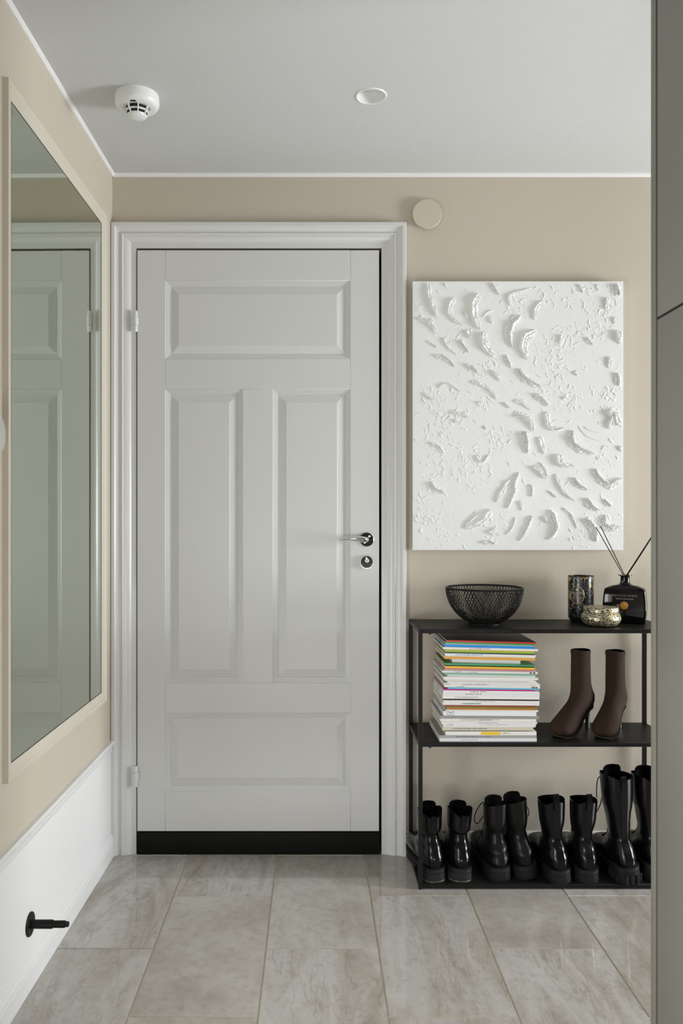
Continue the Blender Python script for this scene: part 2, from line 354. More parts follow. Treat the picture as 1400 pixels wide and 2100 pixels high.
def panel(px0, px1, py0, py1):
    x0, x1, z0, z1 = dx(px0), dx(px1), dz(py1), dz(py0)
    # inset, depth behind the leaf face: stepped moulding down, then wide bevel up to the raised field
    st = [(0.0, 0.014), (0.0, 0.0012), (0.0015, 0.0020), (0.0022, 0.0032), (0.0060, 0.0034), (0.0072, 0.0050), (0.0105, 0.0052), (0.0117, 0.0068), (0.0160, 0.0071), (0.0175, 0.0098), (0.0440, 0.0028), (0.0452, 0.0018), (0.0470, 0.0018)]
    rings = [[(x0+i, YF+d, z0+i), (x1-i, YF+d, z0+i), (x1-i, YF+d, z1-i), (x0+i, YF+d, z1-i)] for i, d in st]
    MB().loft(rings, True, False, True).build('panel', M['door'], door, recalc=False)
for a in ((340, 718, 577, 737), (340, 498, 799, 1399), (560, 718, 799, 1399), (340, 718, 1461, 1621)): panel(*a)
bx('kick_board', M['black_board'], dx(282.5), dx(778), YF-0.001, YF+0.03, 0.0005, dz(1704.5), door, 0.001)
# hinges
for zc in (dz(661.5), dz(1589)):
    hg = MB().lathe([(0.0074, -0.0138), (0.0074, 0.0138)], 20).build('hinge', M['hinge'], door, True)
    hg.location = (dx(280.5), YB-0.018, zc)
    for s_ in (-1, 1):
        kn = MB().lathe([(0.0068, s_*0.0146), (0.0068, s_*0.033), (0.0056, s_*0.0355)], 20).build('knuckle', M['hinge'], hg, True)
    MB().box(0.0, 0.0105, 0.001, 0.004, -0.0125, 0.0125).build('hinge_leaf', M['hinge'], hg, False, 0.0006, 1)
# lever handle
hx, hz = dx(751), dz(1106)
def onY(cx, cz, y0):             # lathe axis pointing out of the door
    return lambda x, y, z: (cx+x, y0-z, cz+y)
hd = MB().lathe([(0.0232, 0), (0.0232, 0.0030), (0.0222, 0.0042), (0.0, 0.0042)], 40, onY(hx, hz, YF), True, False).build('handle', M['dark_reflection_chrome'], door, True)
MB().lathe([(0.0245, 0), (0.0245, 0.0022), (0.0233, 0.0030), (0.0233, 0.0)], 40, onY(hx, hz, YF), False, False).build('rose_ring', M['chrome'], hd, True)
lp = []
for i in range(25):
    t = i/24
    if t < 0.3:
        a = t/0.3*PI/2
        lp.append((hx-0.010*(1-math.cos(a)), YF-0.004-0.040*math.sin(a)*1.0, hz))
    else:
        q = (t-0.3)/0.7
        lp.append((hx-0.010-0.084*q, YF-0.044-0.006*math.sin(q*PI), hz+0.0075*math.sin(q*PI*0.62)-0.0085*q*q))
rings = []
for i, p in enumerate(lp):
    t = i/24
    if t < 0.3: w_, h_ = 0.0095, 0.0095
    else:
        q = (t-0.3)/0.7; w_ = 0.0095-0.002*q; h_ = 0.0092*(1-q)**0.9+0.0022
    a = Vector(lp[min(i+1, 24)])-Vector(lp[max(i-1, 0)]); a.normalize()
    sd = Vector((a.y, -a.x, 0)).normalized()
    rings.append([tuple(Vector(p)+sd*(w_*math.cos(2*PI*j/14))+Vector((0, 0, h_*math.sin(2*PI*j/14)))) for j in range(14)])
MB().loft(rings).build('lever', M['chrome'], hd, True)
for a in (50, 235):
    MB().lathe([(0.0036, 0), (0.0036, 0.0056), (0.0026, 0.0064), (0.0, 0.0060)], 14, onY(hx+0.0135*math.cos(R(a)), hz+0.0135*math.sin(R(a)), YF), True, False).build('screw', M['chrome'], hd, True)
kx, kz = dx(751), dz(1152)
lk = MB().lathe([(0.0242, 0), (0.0242, 0.0060), (0.0228, 0.0082), (0.0205, 0.0082), (0.0195, 0.0060), (0.0195, 0.0)], 40, onY(kx, kz, YF), False, False).build('lock', M['chrome'], door, True)
MB().lathe([(0.0200, 0), (0.0200, 0.0055), (0.0, 0.0055)], 36, onY(kx, kz, YF), True, False).build('lock_plate', M['dark_reflection_chrome'], lk, True)
MB().lathe([(0.0074, 0.004), (0.0074, 0.0100), (0.0062, 0.0112), (0.0030, 0.0112), (0.0028, 0.0095), (0.0, 0.0095)], 24, onY(kx+0.001, kz+0.0045, YF), False, False).build('lock_cylinder', M['chrome'], lk, True)
bx('keyhole', M['dark_gap'], kx+0.0003, kx+0.0017, YF-0.0116, YF-0.0094, kz+0.0012, kz+0.0078, lk)
for a in (92, 205, -25):
    MB().lathe([(0.0030, 0.004), (0.0030, 0.0070), (0.0, 0.0072)], 12, onY(kx+0.0142*math.cos(R(a)), kz+0.0142*math.sin(R(a)), YF), False, False).build('screw', M['chrome' if a == 92 else 'dark_reflection_chrome'], lk, True)

# ------------------------------------------------------------------ wall mirror
MS0, MS1, MZ0, MZ1 = YB-2.617, YB-1.855, 0.582, 2.093
mir = empty('wall_mirror', LW(0, (MS0+MS1)/2, MZ0-0.04)); tag(mir, 'large rectangular mirror in a beige moulded frame on the left wall', 'mirror')
mo = Vector(mir.location)
def LM(n_, s_, z_): return tuple(Vector(LW(n_, s_, z_))-mo)
MB().box(0.001, 0.0055, MS0-0.004, MS1+0.004, MZ0-0.004, MZ1+0.004, LM).build('glass', M['mirror'], mir)
mp = [(0.0355, 0.0), (0.0355, 0.0140), (0.0345, 0.0148), (0.0320, 0.0148), (0.0295, 0.0132), (0.0265, 0.0126), (0.0240, 0.0122), (0.0215, 0.0102), (0.0130, 0.0088), (0.0045, 0.0078), (0.0015, 0.0066), (0.0, 0.0050)]
def mrail(pts):     # pts: two functions giving (s,z) for offset o
    MB().loft([[LM(h_, *f(o)) for o, h_ in mp] for f in pts]).build('frame_rail', M['frame'], mir, True, angle=25)
c00 = lambda o: (MS0-o, MZ0-o); c10 = lambda o: (MS1+o, MZ0-o); c11 = lambda o: (MS1+o, MZ1+o); c01 = lambda o: (MS0-o, MZ1+o)
for a in ((c00, c10), (c10, c11), (c11, c01), (c01, c00)): mrail(a)
e = 0.0016     # dark seam between glass and frame
for s0, s1, z0, z1 in ((MS0, MS1, MZ0, MZ0+e), (MS0, MS1, MZ1-e, MZ1), (MS0, MS0+e*1.5, MZ0, MZ1), (MS1-e*1.5, MS1, MZ0, MZ1)):
    MB().box(0.005, 0.0060, s0, s1, z0, z1, LM).build('seam', M['dark_gap'], mir)

# white fitting at the picture's left edge
fs, fz = YB-1.50, 1.135+(1068-889)*1.5/1667
ft = empty('wall_fitting', LW(0, fs, fz)); tag(ft, 'white round-edged wall fitting cut off by the left picture edge', 'wall fitting')
fo = Vector(ft.location)
def onX(n0, rz=0): return lambda x, y, z: (n0+z, x, y)
MB().lathe([(0.030, 0), (0.030, 0.006), (0.027, 0.008), (0.0, 0.008)], 32, onX(0), True, False).build('wall_plate', M['opal'], ft, True)
MB().lathe([(0.010, 0.006), (0.010, 0.075)], 20, onX(0)).build('stem', M['opal'], ft, True)
MB().lathe([(0.0, 0.070), (0.030, 0.071), (0.044, 0.076), (0.0495, 0.086), (0.0495, 0.099), (0.046, 0.111), (0.036, 0.1185), (0.020, 0.1215), (0.0, 0.1222)], 40, onX(0), False, False).build('head', M['opal'], ft, True)

# door stopper
ds = YB-1.981; dzs = 0.152
st = empty('door_stopper', LW(0.003, ds, dzs)); tag(st, 'black metal door stopper screwed to the white wainscot', 'door stopper')
MB().lathe([(0.0285, 0), (0.0285, 0.003), (0.027, 0.0045), (0.0, 0.0045)], 36, onX(0), True, False).build('wall_plate', M['black_metal'], st, True)
MB().lathe([(0.0105, 0.004), (0.0105, 0.056), (0.0098, 0.057), (0.0, 0.057)], 28, onX(0), True, False).build('sleeve', M['black_metal'], st, True)
MB().lathe([(0.0085, 0.056), (0.0085, 0.086), (0.0080, 0.087), (0.0, 0.087)], 28, onX(0), True, False).build('rod', M['black_metal'], st, True)
MB().lathe([(0.0066, 0.086), (0.0066, 0.094), (0.0056, 0.0955), (0.0, 0.0955)], 24, onX(0), True, False).build('rubber_tip', M['rubber'], st, True)

# ------------------------------------------------------------------ ceiling and wall fixtures
sa = empty('smoke_alarm', ((281-643)*2.264/1667, 2.264, ZC)); tag(sa, 'white round smoke alarm with slotted vents on the ceiling', 'smoke alarm')
MB().lathe([(0.0600, 0), (0.0605, -0.007), (0.0600, -0.0085)], 56, None, False, False).build('mounting_base', M['plastic'], sa, True)
MB().lathe([(0.0590, -0.0085), (0.0612, -0.0090), (0.0612, -0.020), (0.0600, -0.026), (0.0565, -0.0315), (0.0510, -0.0345), (0.0430, -0.0362), (0.0370, -0.0362), (0.0355, -0.0345), (0.0, -0.0345)], 56, None, False, False).build('housing', M['plastic'], sa, True)
MB().lathe([(0.0300, -0.034), (0.0255, -0.052), (0.0, -0.052)], 40, None, False, False).build('sensor_core', M['plastic_dark'], sa, True)
MB().lathe([(0.0288, -0.0440), (0.0325, -0.0440), (0.0318, -0.0475), (0.0280, -0.0475)], 40, None, False, False).build('vent_ring', M['plastic'], sa, True)
MB().lathe([(0.0, -0.0540), (0.0270, -0.0540), (0.0255, -0.0580), (0.0200, -0.0610), (0.0100, -0.0624), (0.0, -0.0626)], 40, None, False, False).build('end_cap', M['plastic'], sa, True)
for j in range(8):
    a = 2*PI*j/8+0.30; c, s_ = math.cos(a), math.sin(a)
    def rr(x, y, z, c=c, s_=s_): return (x*c-y*s_, x*s_+y*c, z)
    MB().loft([[rr(r_, y_, z_) for r_, z_ in ((0.0395, -0.036), (0.0355, -0.046), (0.0265, -0.0575), (0.0235, -0.0555), (0.0300, -0.0455), (0.0330, -0.034))] for y_ in (-0.0016, 0.0016)]).build('rib', M['plastic'], sa)
for i, wd in enumerate((0.007, 0.0085)):
    bx('sounder_slot', M['plastic_dark'], -0.004-wd+0.003, -0.001+wd, -0.0480+i*0.0035, -0.0463+i*0.0035, -0.0370, -0.0355, sa)
dl = empty('downlight', (DLX, DLY, ZC)); tag(dl, 'small white recessed downlight, unlit, in the ceiling', 'downlight')
MB().lathe([(0.0388, 0.004), (0.0388, -0.0010), (0.0402, -0.0026), (0.0425, -0.0022), (0.0438, 0.0)], 56, None, False, False).build('trim_ring', M['plastic'], dl, True)
MB().lathe([(0.0390, -0.0005), (0.0375, 0.010), (0.0335, 0.022), (0.0265, 0.032), (0.0180, 0.038), (0.0, 0.040)], 56, None, False, False).build('reflector', M['lamp_inner'], dl, True)
vx, vz = dx(874.5), dz(441.5)
vc = empty('vent_cover', (vx, YB, vz)); tag(vc, 'round beige vent cover on the wall above the painting', 'vent cover')
MB().lathe([(0.040, 0), (0.040, 0.010)], 40, onY(0, 0, 0), False, True).build('collar', M['dark_gap'], vc, True)
MB().lathe([(0.0495, 0.0085), (0.0505, 0.010), (0.0505, 0.0135), (0.0490, 0.0155), (0.0, 0.0160)], 56, onY(0, 0, 0), True, False).build('disc', M['cover_disc'], vc, True)

# ------------------------------------------------------------------ wardrobe at the right
XC, YC = 0.720, 1.737
wd = empty('wardrobe', (XC+0.3, 1.2, 0)); tag(wd, 'tall grey-green built-in wardrobe at the right picture edge', 'wardrobe')
def wbx(name, mat, a, b_, c, d, e_, f, parent=wd, bev=0.0):
    if parent is wd: off = (XC+0.3, 1.2)
    else: off = (0, 0)
    return bx(name, mat, a-(XC+0.3), b_-(XC+0.3), c-1.2, d-1.2, e_, f, parent, bev)
WYN = 0.66
wbx('end_panel', M['cabinet'], XC, XC+0.55, YC-0.024, YC, 0.0, ZC-0.001, wd, 0.0008)
wbx('end_panel', M['cabinet'], XC, XC+0.55, WYN, WYN+0.024, 0.0, ZC-0.001, wd, 0.0008)
wbx('gap_shade_carcass', M['dark_gap'], XC+0.003, XC+0.54, WYN+0.024, YC-0.024, 0.001, ZC-0.002)  # near-black and almost flush, so the door gaps get their shade as colour
wbx('plinth', M['cabinet'], XC+0.012, XC+0.03, WYN+0.024, YC-0.024, 0.0, 0.06)
y_hi = YC-0.024-0.0085; y_lo = WYN+0.024+0.004; mid = (y_hi+y_lo)/2
GZ = H+(1068-653)*(YC-0.033)/1667
for a, b_ in ((mid+0.002, y_hi), (y_lo, mid-0.002)):
    for z0, z1 in ((0.066, GZ-0.0028), (GZ+0.0028, ZC-0.006)):
        wbx('door', M['cabinet'], XC, XC+0.02, a, b_, z0, z1, wd, 0.0012)

# ------------------------------------------------------------------ painting
PX0, PX1, PZ0, PZ1 = (846-643)*2.738/1667, (1277.5-643)*2.738/1667, H-(1128-1068)*2.738/1667, H+(1068-577)*2.738/1667
PYF, PYB = 2.738, YB-0.004
pa = empty('painting', ((PX0+PX1)/2, YB, PZ0)); tag(pa, 'white textured canvas with thick curled paint strokes above the console shelf', 'painting')
po = Vector(pa.location)
rnd = random.Random(5)
def c2p(x, y):     # painting coordinates (1400-wide study of it) to metres on the canvas
    return (PX0+(x-47)/(1330-47)*(PX1-PX0), PZ1-(y-50)/(1692-50)*(PZ1-PZ0))
import numpy as np
def vnoise(shape, cells, rs):
    g = rs.random((cells[0]+2, cells[1]+2)); yy = np.linspace(0, cells[0], shape[0]); xx = np.linspace(0, cells[1], shape[1])
    i = yy.astype(int); j = xx.astype(int); fy = (yy-i)[:, None]; fx = (xx-j)[None, :]
    fy = fy*fy*(3-2*fy); fx = fx*fx*(3-2*fx)
    return (g[np.ix_(i, j)]*(1-fy)*(1-fx)+g[np.ix_(i+1, j)]*fy*(1-fx)+g[np.ix_(i, j+1)]*(1-fy)*fx+g[np.ix_(i+1, j+1)]*fy*fx)
rs = np.random.default_rng(11)
NX, NZ = 430, 548
gx = np.linspace(0, 1, NX); gz = np.linspace(0, 1, NZ)
Hf = 0.0003*vnoise((NZ, NX), (60, 46), rs)+0.00015*vnoise((NZ, NX), (150, 120), rs)
Wp, Hp = PX1-PX0, PZ1-PZ0
Xm, Zm = np.meshgrid(gx*Wp, gz*Hp)
# patches where the small flecks gather: centre (x,y), spread, count
patches = [(180, 880, 120, 60), (300, 860, 110, 45), (250, 1130, 150, 90), (420, 1190, 110, 55), (560, 1010, 90, 50), (180, 1290, 110, 40), (120, 1480, 90, 45),
           (160, 760, 70, 28), (470, 810, 70, 24), (900, 500, 120, 60), (960, 420, 80, 40), (1100, 320, 110, 45), (1080, 100, 90, 40), (1220, 190, 80, 40),
           (900, 650, 130, 50), (1010, 790, 90, 40), (1230, 740, 70, 40), (1260, 880, 70, 55), (1280, 110, 50, 45), (1210, 370, 70, 35), (1200, 1140, 80, 24),
           (520, 540, 80, 28), (850, 140, 70, 30), (680, 180, 80, 24), (540, 1580, 110, 40), (250, 1600, 150, 36), (1080, 1620, 110, 36), (1230, 1500, 90, 28), (90, 170, 60, 20), (300, 400, 110, 26), (700, 850, 700, 160), (430, 640, 90, 16)]
flecks = []
for px, py, sg, cnt in patches:
    for _ in range(int(cnt*0.72)):
        if sg > 400: x, y = rnd.uniform(60, 1320), rnd.uniform(60, 1680)
        else: x, y = rnd.gauss(px, sg*0.55), rnd.gauss(py, sg*0.55)
        if 52 < x < 1325 and 55 < y < 1686: flecks.append((x, y))
for x, y in flecks:
    wx, wz = c2p(x, y); u, v = wx-PX0, wz-PZ0
    L = rnd.uniform(0.003, 0.011)*(1.8 if rnd.random() < 0.12 else 1); wdt = rnd.uniform(0.0007, 0.0019); a = rnd.uniform(0, PI) if rnd.random() < 0.5 else rnd.gauss(-0.8, 0.4)
    hh = rnd.uniform(0.0006, 0.0022); bend = rnd.uniform(-60, 60)
    i0, i1 = max(0, int((v-0.024)/Hp*NZ)), min(NZ, int((v+0.024)/Hp*NZ)+1); j0, j1 = max(0, int((u-0.024)/Wp*NX)), min(NX, int((u+0.024)/Wp*NX)+1)
    dxx = Xm[i0:i1, j0:j1]-u; dzz = Zm[i0:i1, j0:j1]-v
    p = dxx*math.cos(a)+dzz*math.sin(a); q = -dxx*math.sin(a)+dzz*math.cos(a)-bend*p*p
    Hf[i0:i1, j0:j1] = np.maximum(Hf[i0:i1, j0:j1], hh*np.clip(1.15*np.exp(-(p/L)**4-(q/wdt)**2)-0.05, 0, 1)+0.0002)
Hf *= 0.55+0.9*vnoise((NZ, NX), (200, 156), rs)
ed = np.minimum(np.minimum(Xm, Wp-Xm), np.minimum(Zm, Hp-Zm)); Hf *= np.clip(ed/0.003, 0, 1)
V = [(PX0+Xm[i, j]-po.x, PYF-Hf[i, j]-po.y, PZ0+Zm[i, j]-po.z) for i in range(NZ) for j in range(NX)]
Fc = [(i*NX+j, i*NX+j+1, (i+1)*NX+j+1, (i+1)*NX+j) for i in range(NZ-1) for j in range(NX-1)]
cv = MB(); cv.v = V; cv.f = Fc
cv.build('canvas_face', M['paint'], pa, True, recalc=False, angle=60)
MB().box(PX0-po.x, PX1-po.x, PYF+0.0002-po.y, PYB-po.y, 0, PZ1-PZ0).build('canvas_body', M['canvas_side'], pa, True, 0.0015, 2)
strokes = [
 ([(140,60),(150,130),(175,210),(200,270)],34),([(305,150),(275,200),(280,260),(345,318)],30),([(455,125),(425,180),(425,260),(455,345)],40),
 ([(75,270),(130,290),(165,320),(190,365)],28),([(150,278),(168,300),(170,325)],22),([(490,360),(480,410),(505,470),(550,510)],42),
 ([(700,255),(645,310),(630,390),(650,455)],46),([(800,355),(740,390),(725,460),(750,530)],48),([(850,175),(810,200),(795,240),(790,285)],30),
 ([(180,510),(225,515),(265,535),(300,572)],30),([(400,660),(460,675),(520,710),(560,770)],28),([(205,705),(245,680),(285,690),(335,725)],20),
 ([(510,600),(550,610),(580,660)],26),([(690,585),(715,630),(760,665),(825,695)],40),([(610,500),(625,540),(645,580)],28),([(230,395),(245,440),(310,500)],24),
 ([(330,415),(350,440),(385,485)],30),([(665,775),(720,790),(765,835)],26),([(660,870),(710,865),(760,900),(785,965)],36),([(865,845),(870,905),(900,950),(970,945)],36),
 ([(780,745),(830,770),(870,810)],38),([(725,965),(735,1030),(740,1100)],38),([(820,1000),(835,1040),(850,1105)],30),([(1015,960),(1015,1030),(1070,1080),(1150,1105)],42),
 ([(940,1105),(945,1155),(1030,1180)],40),([(785,1175),(820,1205),(860,1255)],34),([(815,1155),(850,1200),(865,1245)],18),([(1155,1195),(1180,1250),(1250,1300),(1320,1255)],40),
 ([(690,1215),(660,1280),(655,1340),(620,1435)],38),([(650,1260),(600,1320),(560,1400)],30),([(920,1225),(945,1290),(985,1350),(1040,1390)],24),([(1025,1250),(1050,1290),(1110,1325)],34),
 ([(765,1290),(768,1325),(770,1365)],28),([(870,1330),(920,1370)],18),([(1105,1375),(1130,1420),(1180,1450)],40),([(1205,1385),(1255,1425)],28),
 ([(520,1440),(490,1500),(430,1540),(360,1560)],40),([(450,1460),(400,1500),(360,1545)],28),([(710,1390),(715,1450)],20),([(770,1480),(740,1550),(695,1635)],32),
 ([(670,1490),(650,1550),(615,1595)],20),([(880,1445),(905,1510),(910,1570),(870,1625)],50),([(845,1480),(880,1525)],28),([(955,1435),(1010,1480),(1045,1560)],22),
 ([(1085,1505),(1140,1550),(1160,1640)],52),([(1215,1475),(1205,1530),(1250,1560),(1310,1550)],46),([(515,1595),(560,1555)],32),([(525,60),(545,100),(570,135)],28),
 ([(640,200),(640,140),(700,115),(770,95)],20),([(385,345),(410,400)],36),([(375,570),(410,580),(440,610)],32),([(150,1045),(200,1060),(235,1105)],28),
 ([(440,1110),(470,1150),(505,1110)],22),([(150,1275),(190,1325),(240,1340)],28),([(1235,150),(1225,225)],26),([(1295,350),(1310,430)],38),([(1250,510),(1245,580)],28),
 ([(1285,610),(1300,690)],38),([(1235,830),(1270,880),(1240,950)],46),([(1285,850),(1305,930)],34),([(1275,70),(1300,140)],44),([(270,850),(330,855),(390,880)],26),
 ([(440,800),(480,790)],20),([(960,380),(945,430)],28),([(1100,400),(1140,440)],28),([(1035,600),(1060,622)],26),([(110,730),(180,775)],20),([(600,795),(635,825)],22),
 ([(1050,70),(1080,120)],24),([(1175,70),(1178,108)],20),([(130,415),(190,455)],16),([(365,225),(390,285)],20),([(515,260),(532,308)],20),([(470,270),(500,235),(540,225)],16),
 ([(1090,935),(1140,965),(1190,975)],9),([(1055,930),(1110,995),(1185,1025)],9),([(1200,1080),(1220,1055),(1240,1062)],10),([(480,1655),(510,1640),(545,1655)],26),
 ([(250,60),(252,85)],18),([(1285,270),(1275,310)],22),([(1315,1055),(1318,1090)],20),([(980,755),(965,775)],16),([(310,890),(318,915)],24),([(230,1345),(215,1325)],24),([(480,935),(492,955)],20)]
for si, (pts, wpx) in enumerate(strokes):
    r_ = random.Random(100+si)
    P = [c2p(*p) for p in pts]
    Lr = sum(math.dist(P[i], P[i+1]) for i in range(len(P)-1))
    wm = wpx/(1330-47)*(PX1-PX0)*0.5
    ns = max(12, min(72, int(Lr/0.0011))); nw = 17
    ph = [r_.uniform(0, 6.28) for _ in range(10)]; side = r_.choice((-1, 1)); Hs = wm*r_.uniform(0.75, 1.05) if wpx > 15 else wm*0.8
    Hs = min(Hs*1.15, 0.0120); wm *= 1.12
    tap = r_.uniform(0.35, 0.7)
    grid = []
    for i in range(ns+1):
        t = i/ns; c = crom(P, t); c2 = crom(P, min(1, t+0.02)); c1 = crom(P, max(0, t-0.02))
        tx, tz = c2[0]-c1[0], c2[1]-c1[1]; l = math.hypot(tx, tz) or 1; nx_, nz_ = -tz/l, tx/l
        env = min(1, (t/0.16))**0.6 if t < 0.16 else 1.0
        env *= max(0.03, 1-((t-0.45)/0.55)**2*0.95)**tap if t > 0.45 else 1.0
        row = []
        for j in range(nw):
            q = -1+2*j/(nw-1)
            rag = 1+0.16*math.sin(t*9*Lr/0.05+ph[0]+q)+0.09*math.sin(t*23*Lr/0.05+ph[1]-q*2)+r_.uniform(-0.07, 0.07)
            off = q*wm*env*rag
            dome = max(0, 1-q*q)**0.5
            lip = math.exp(-((q-side*0.55)/0.26)**2)
            groove = 0.16*math.sin(q*9+ph[2]+1.5*math.sin(t*6+ph[3]))+0.10*math.sin(q*17+ph[4]+t*5)
            lump = 0.12*math.sin(t*11*Lr/0.06+ph[5]+q*2.2)+0.09*math.sin(t*29*Lr/0.06+ph[6]-q*4)+r_.uniform(-0.16, 0.16)
            h = Hs*env**0.6*(0.26*dome+0.80*lip*dome+dome*(groove+lump)*0.8)
            if abs(q) > 0.999: h = -0.0008
            row.append((c[0]+nx_*off-po.x, PYF-max(h, -0.0008)-0.0002-po.y, c[1]+nz_*off-po.z))
        grid.append(row)
    mb = MB(); mb.loft(grid, False, False, False)
    o = mb.build('paint_stroke', M['paint'], pa, True, angle=50)

# ------------------------------------------------------------------ console shelf
SX0, SX1, SY0, SY1 = 0.3225, 1.1240, 2.5000, 2.7560
ZT, ZM, ZL = 0.801, 0.4516, 0.0165
TB = 0.0125
sh = empty('console_shelf', ((SX0+SX1)/2, (SY0+SY1)/2, 0)); tag(sh, 'black metal three-tier console shelf beside the door', 'shelf unit')
so = Vector(sh.location)
def sbx(name, x0, x1, y0, y1, z0, z1, bev=0.0008):
    return bx(name, M['black_metal'], x0-so.x, x1-so.x, y0-so.y, y1-so.y, z0, z1, sh, bev, seg=1)
for x in (SX0, SX1-TB):
    for y in (SY0, SY1-TB): sbx('post', x, x+TB, y, y+TB, 0.004, ZT+0.001)
for z in (ZT, ZM, ZL):
    sbx('shelf_board', SX0+TB+0.0003, SX1-TB-0.0003, SY0+0.001, SY1-0.001, z-TB, z)
    for x in (SX0, SX1-TB): sbx('side_rail', x+0.0005, x+TB-0.0005, SY0+TB, SY1-TB, z-TB, z)
for x in (SX0+0.006, SX1-0.006):
    for y in (SY0+0.006, SY1-0.006):
        f_ = MB().lathe([(0.0055, 0.0), (0.0055, 0.0045)], 12).build('foot', M['rubber'], sh, True); f_.location = (x-so.x, y-so.y, 0.0002)
for z in (ZT, ZM):
    sc = MB().lathe([(0.0035, 0), (0.0035, -0.004)], 10).build('bolt', M['black_metal'], sh, True); sc.location = (SX0+0.036-so.x, SY0+0.006-so.y, z-TB)

# ------------------------------------------------------------------ wire bowl
bw = empty('wire_bowl', ((993-643)*2.628/1667, 2.628, ZT)); tag(bw, 'black wire mesh bowl on the console top', 'bowl')
RB, HB, p0 = 0.1235, 0.112, 0.40
def bowl_pt(th, u, rr_):
    ps = p0+(PI/2-p0)*u
    zz = 0.006+HB*(1-math.cos(ps)-(1-math.cos(p0)))/(math.cos(p0))
    return (rr_*math.sin(ps)*math.cos(th), rr_*math.sin(ps)*math.sin(th), zz)
mb = MB(); NWR = 70
for lay, (rr_, tw) in enumerate(((RB, 0.62), (RB-0.007, 0.62))):
    for d in (-1, 1):
        for kk in range(NWR):
            th0 = 2*PI*(kk+0.5*lay)/NWR
            mb.tube([bowl_pt(th0+d*tw*u/14, u/14, rr_) for u in range(15)], 0.00080 if lay == 0 else 0.0005, 4)
o = mb.build('wire_mesh', M['black_metal'], bw, True, recalc=False, angle=80); o['kind'] = 'stuff'
MB().tube([bowl_pt(2*PI*j/64, 1.0, RB-0.0035)[:2]+(0.118-0.0005,) for j in range(64)], 0.0030, 8, True).build('rim', M['black_metal'], bw, True)
MB().lathe([(0.0, 0.002), (0.047, 0.002), (0.0495, 0.0002), (0.0510, 0.0002), (0.0510, 0.0045), (0.0480, 0.0065), (0.0, 0.0065)], 48, None, False, False).build('base', M['black_metal'], bw, True)

# ------------------------------------------------------------------ candles and diffuser
def tin_mat():
    m, nt, b = mat_new('printed_tin'); b.inputs['Roughness'].default_value = 0.28; b.inputs['Metallic'].default_value = 0.35
    tc = nt.nodes.new('ShaderNodeTexCoord')
    n1 = nt.nodes.new('ShaderNodeTexNoise'); n1.inputs['Scale'].default_value = 70; n1.inputs['Detail'].default_value = 5; n1.inputs['Distortion'].default_value = 1.4; nt.links.new(tc.outputs['Object'], n1.inputs['Vector'])
    n2 = nt.nodes.new('ShaderNodeTexNoise'); n2.inputs['Scale'].default_value = 22; n2.inputs['Detail'].default_value = 2; nt.links.new(tc.outputs['Object'], n2.inputs['Vector'])
    r1 = ramp(nt, [(0.52, (0.012, 0.011, 0.010)), (0.57, (0.50, 0.36, 0.14)), (0.64, (0.34, 0.23, 0.09)), (0.68, (0.02, 0.02, 0.02))]); nt.links.new(n1.outputs['Fac'], r1.inputs[0])
    r2 = ramp(nt, [(0.50, (0.010, 0.010, 0.010)), (0.58, (0.13, 0.14, 0.15)), (0.66, (0.02, 0.02, 0.02))]); nt.links.new(n1.outputs['Fac'], r2.inputs[0])
    st = ramp(nt, [(0.50, (0, 0, 0)), (0.54, (1, 1, 1))]); nt.links.new(n2.outputs['Fac'], st.inputs[0])
    mx = nt.nodes.new('ShaderNodeMix'); mx.data_type = 'RGBA'; nt.links.new(st.outputs[0], mx.inputs[0]); nt.links.new(r2.outputs[0], mx.inputs[6]); nt.links.new(r1.outputs[0], mx.inputs[7])
    nt.links.new(mx.outputs[2], b.inputs['Base Color']); return m
M['tin'] = tin_mat()
def spots_mat():
    m, nt, b = mat_new('gold_mosaic'); b.inputs['Roughness'].default_value = 0.38; b.inputs['Metallic'].default_value = 0.6
    tc = nt.nodes.new('ShaderNodeTexCoord')
    vo = nt.nodes.new('ShaderNodeTexVoronoi'); vo.feature = 'DISTANCE_TO_EDGE'; vo.inputs['Scale'].default_value = 135; nt.links.new(tc.outputs['Object'], vo.inputs['Vector'])
    v2 = nt.nodes.new('ShaderNodeTexVoronoi'); v2.inputs['Scale'].default_value = 135; nt.links.new(tc.outputs['Object'], v2.inputs['Vector'])
    nz = nt.nodes.new('ShaderNodeTexNoise'); nz.inputs['Scale'].default_value = 230; nt.links.new(tc.outputs['Object'], nz.inputs['Vector'])
    cell = ramp(nt, [(0.50, (0.012, 0.010, 0.006)), (0.57, (0.50, 0.40, 0.12))]); nt.links.new(nz.outputs['Fac'], cell.inputs[0])
    eg = ramp(nt, [(0.05, (0, 0, 0)), (0.09, (1, 1, 1))]); nt.links.new(vo.outputs['Distance'], eg.inputs[0])
    mx = nt.nodes.new('ShaderNodeMix'); mx.data_type = 'RGBA'; nt.links.new(eg.outputs[0], mx.inputs[0]); mx.inputs[6].default_value = (0.72, 0.68, 0.56, 1); nt.links.new(cell.outputs[0], mx.inputs[7])
    nt.links.new(mx.outputs[2], b.inputs['Base Color']); return m
M['spots'] = spots_mat()
TR, TH = 0.0410, 0.152
tn = empty('candle_tin', ((1190.5-643)*2.70/1667, 2.70, ZT)); tag(tn, 'tall black and gold printed candle tin at the back of the console top', 'candle')
MB().lathe([(0.0, 0.0005), (0.031, 0.0005), (0.033, 0.003), (TR-0.001, 0.014), (TR, 0.017), (TR, TH-0.003)], 48, None, False, False).build('tin_body', M['tin'], tn, True)
MB().lathe([(TR, TH-0.003), (TR+0.0008, TH-0.002), (TR+0.0008, TH), (TR-0.0015, TH), (TR-0.002, TH-0.03), (0.0, TH-0.03)], 48, None, False, False).build('rim', M['tin_black'], tn, True)
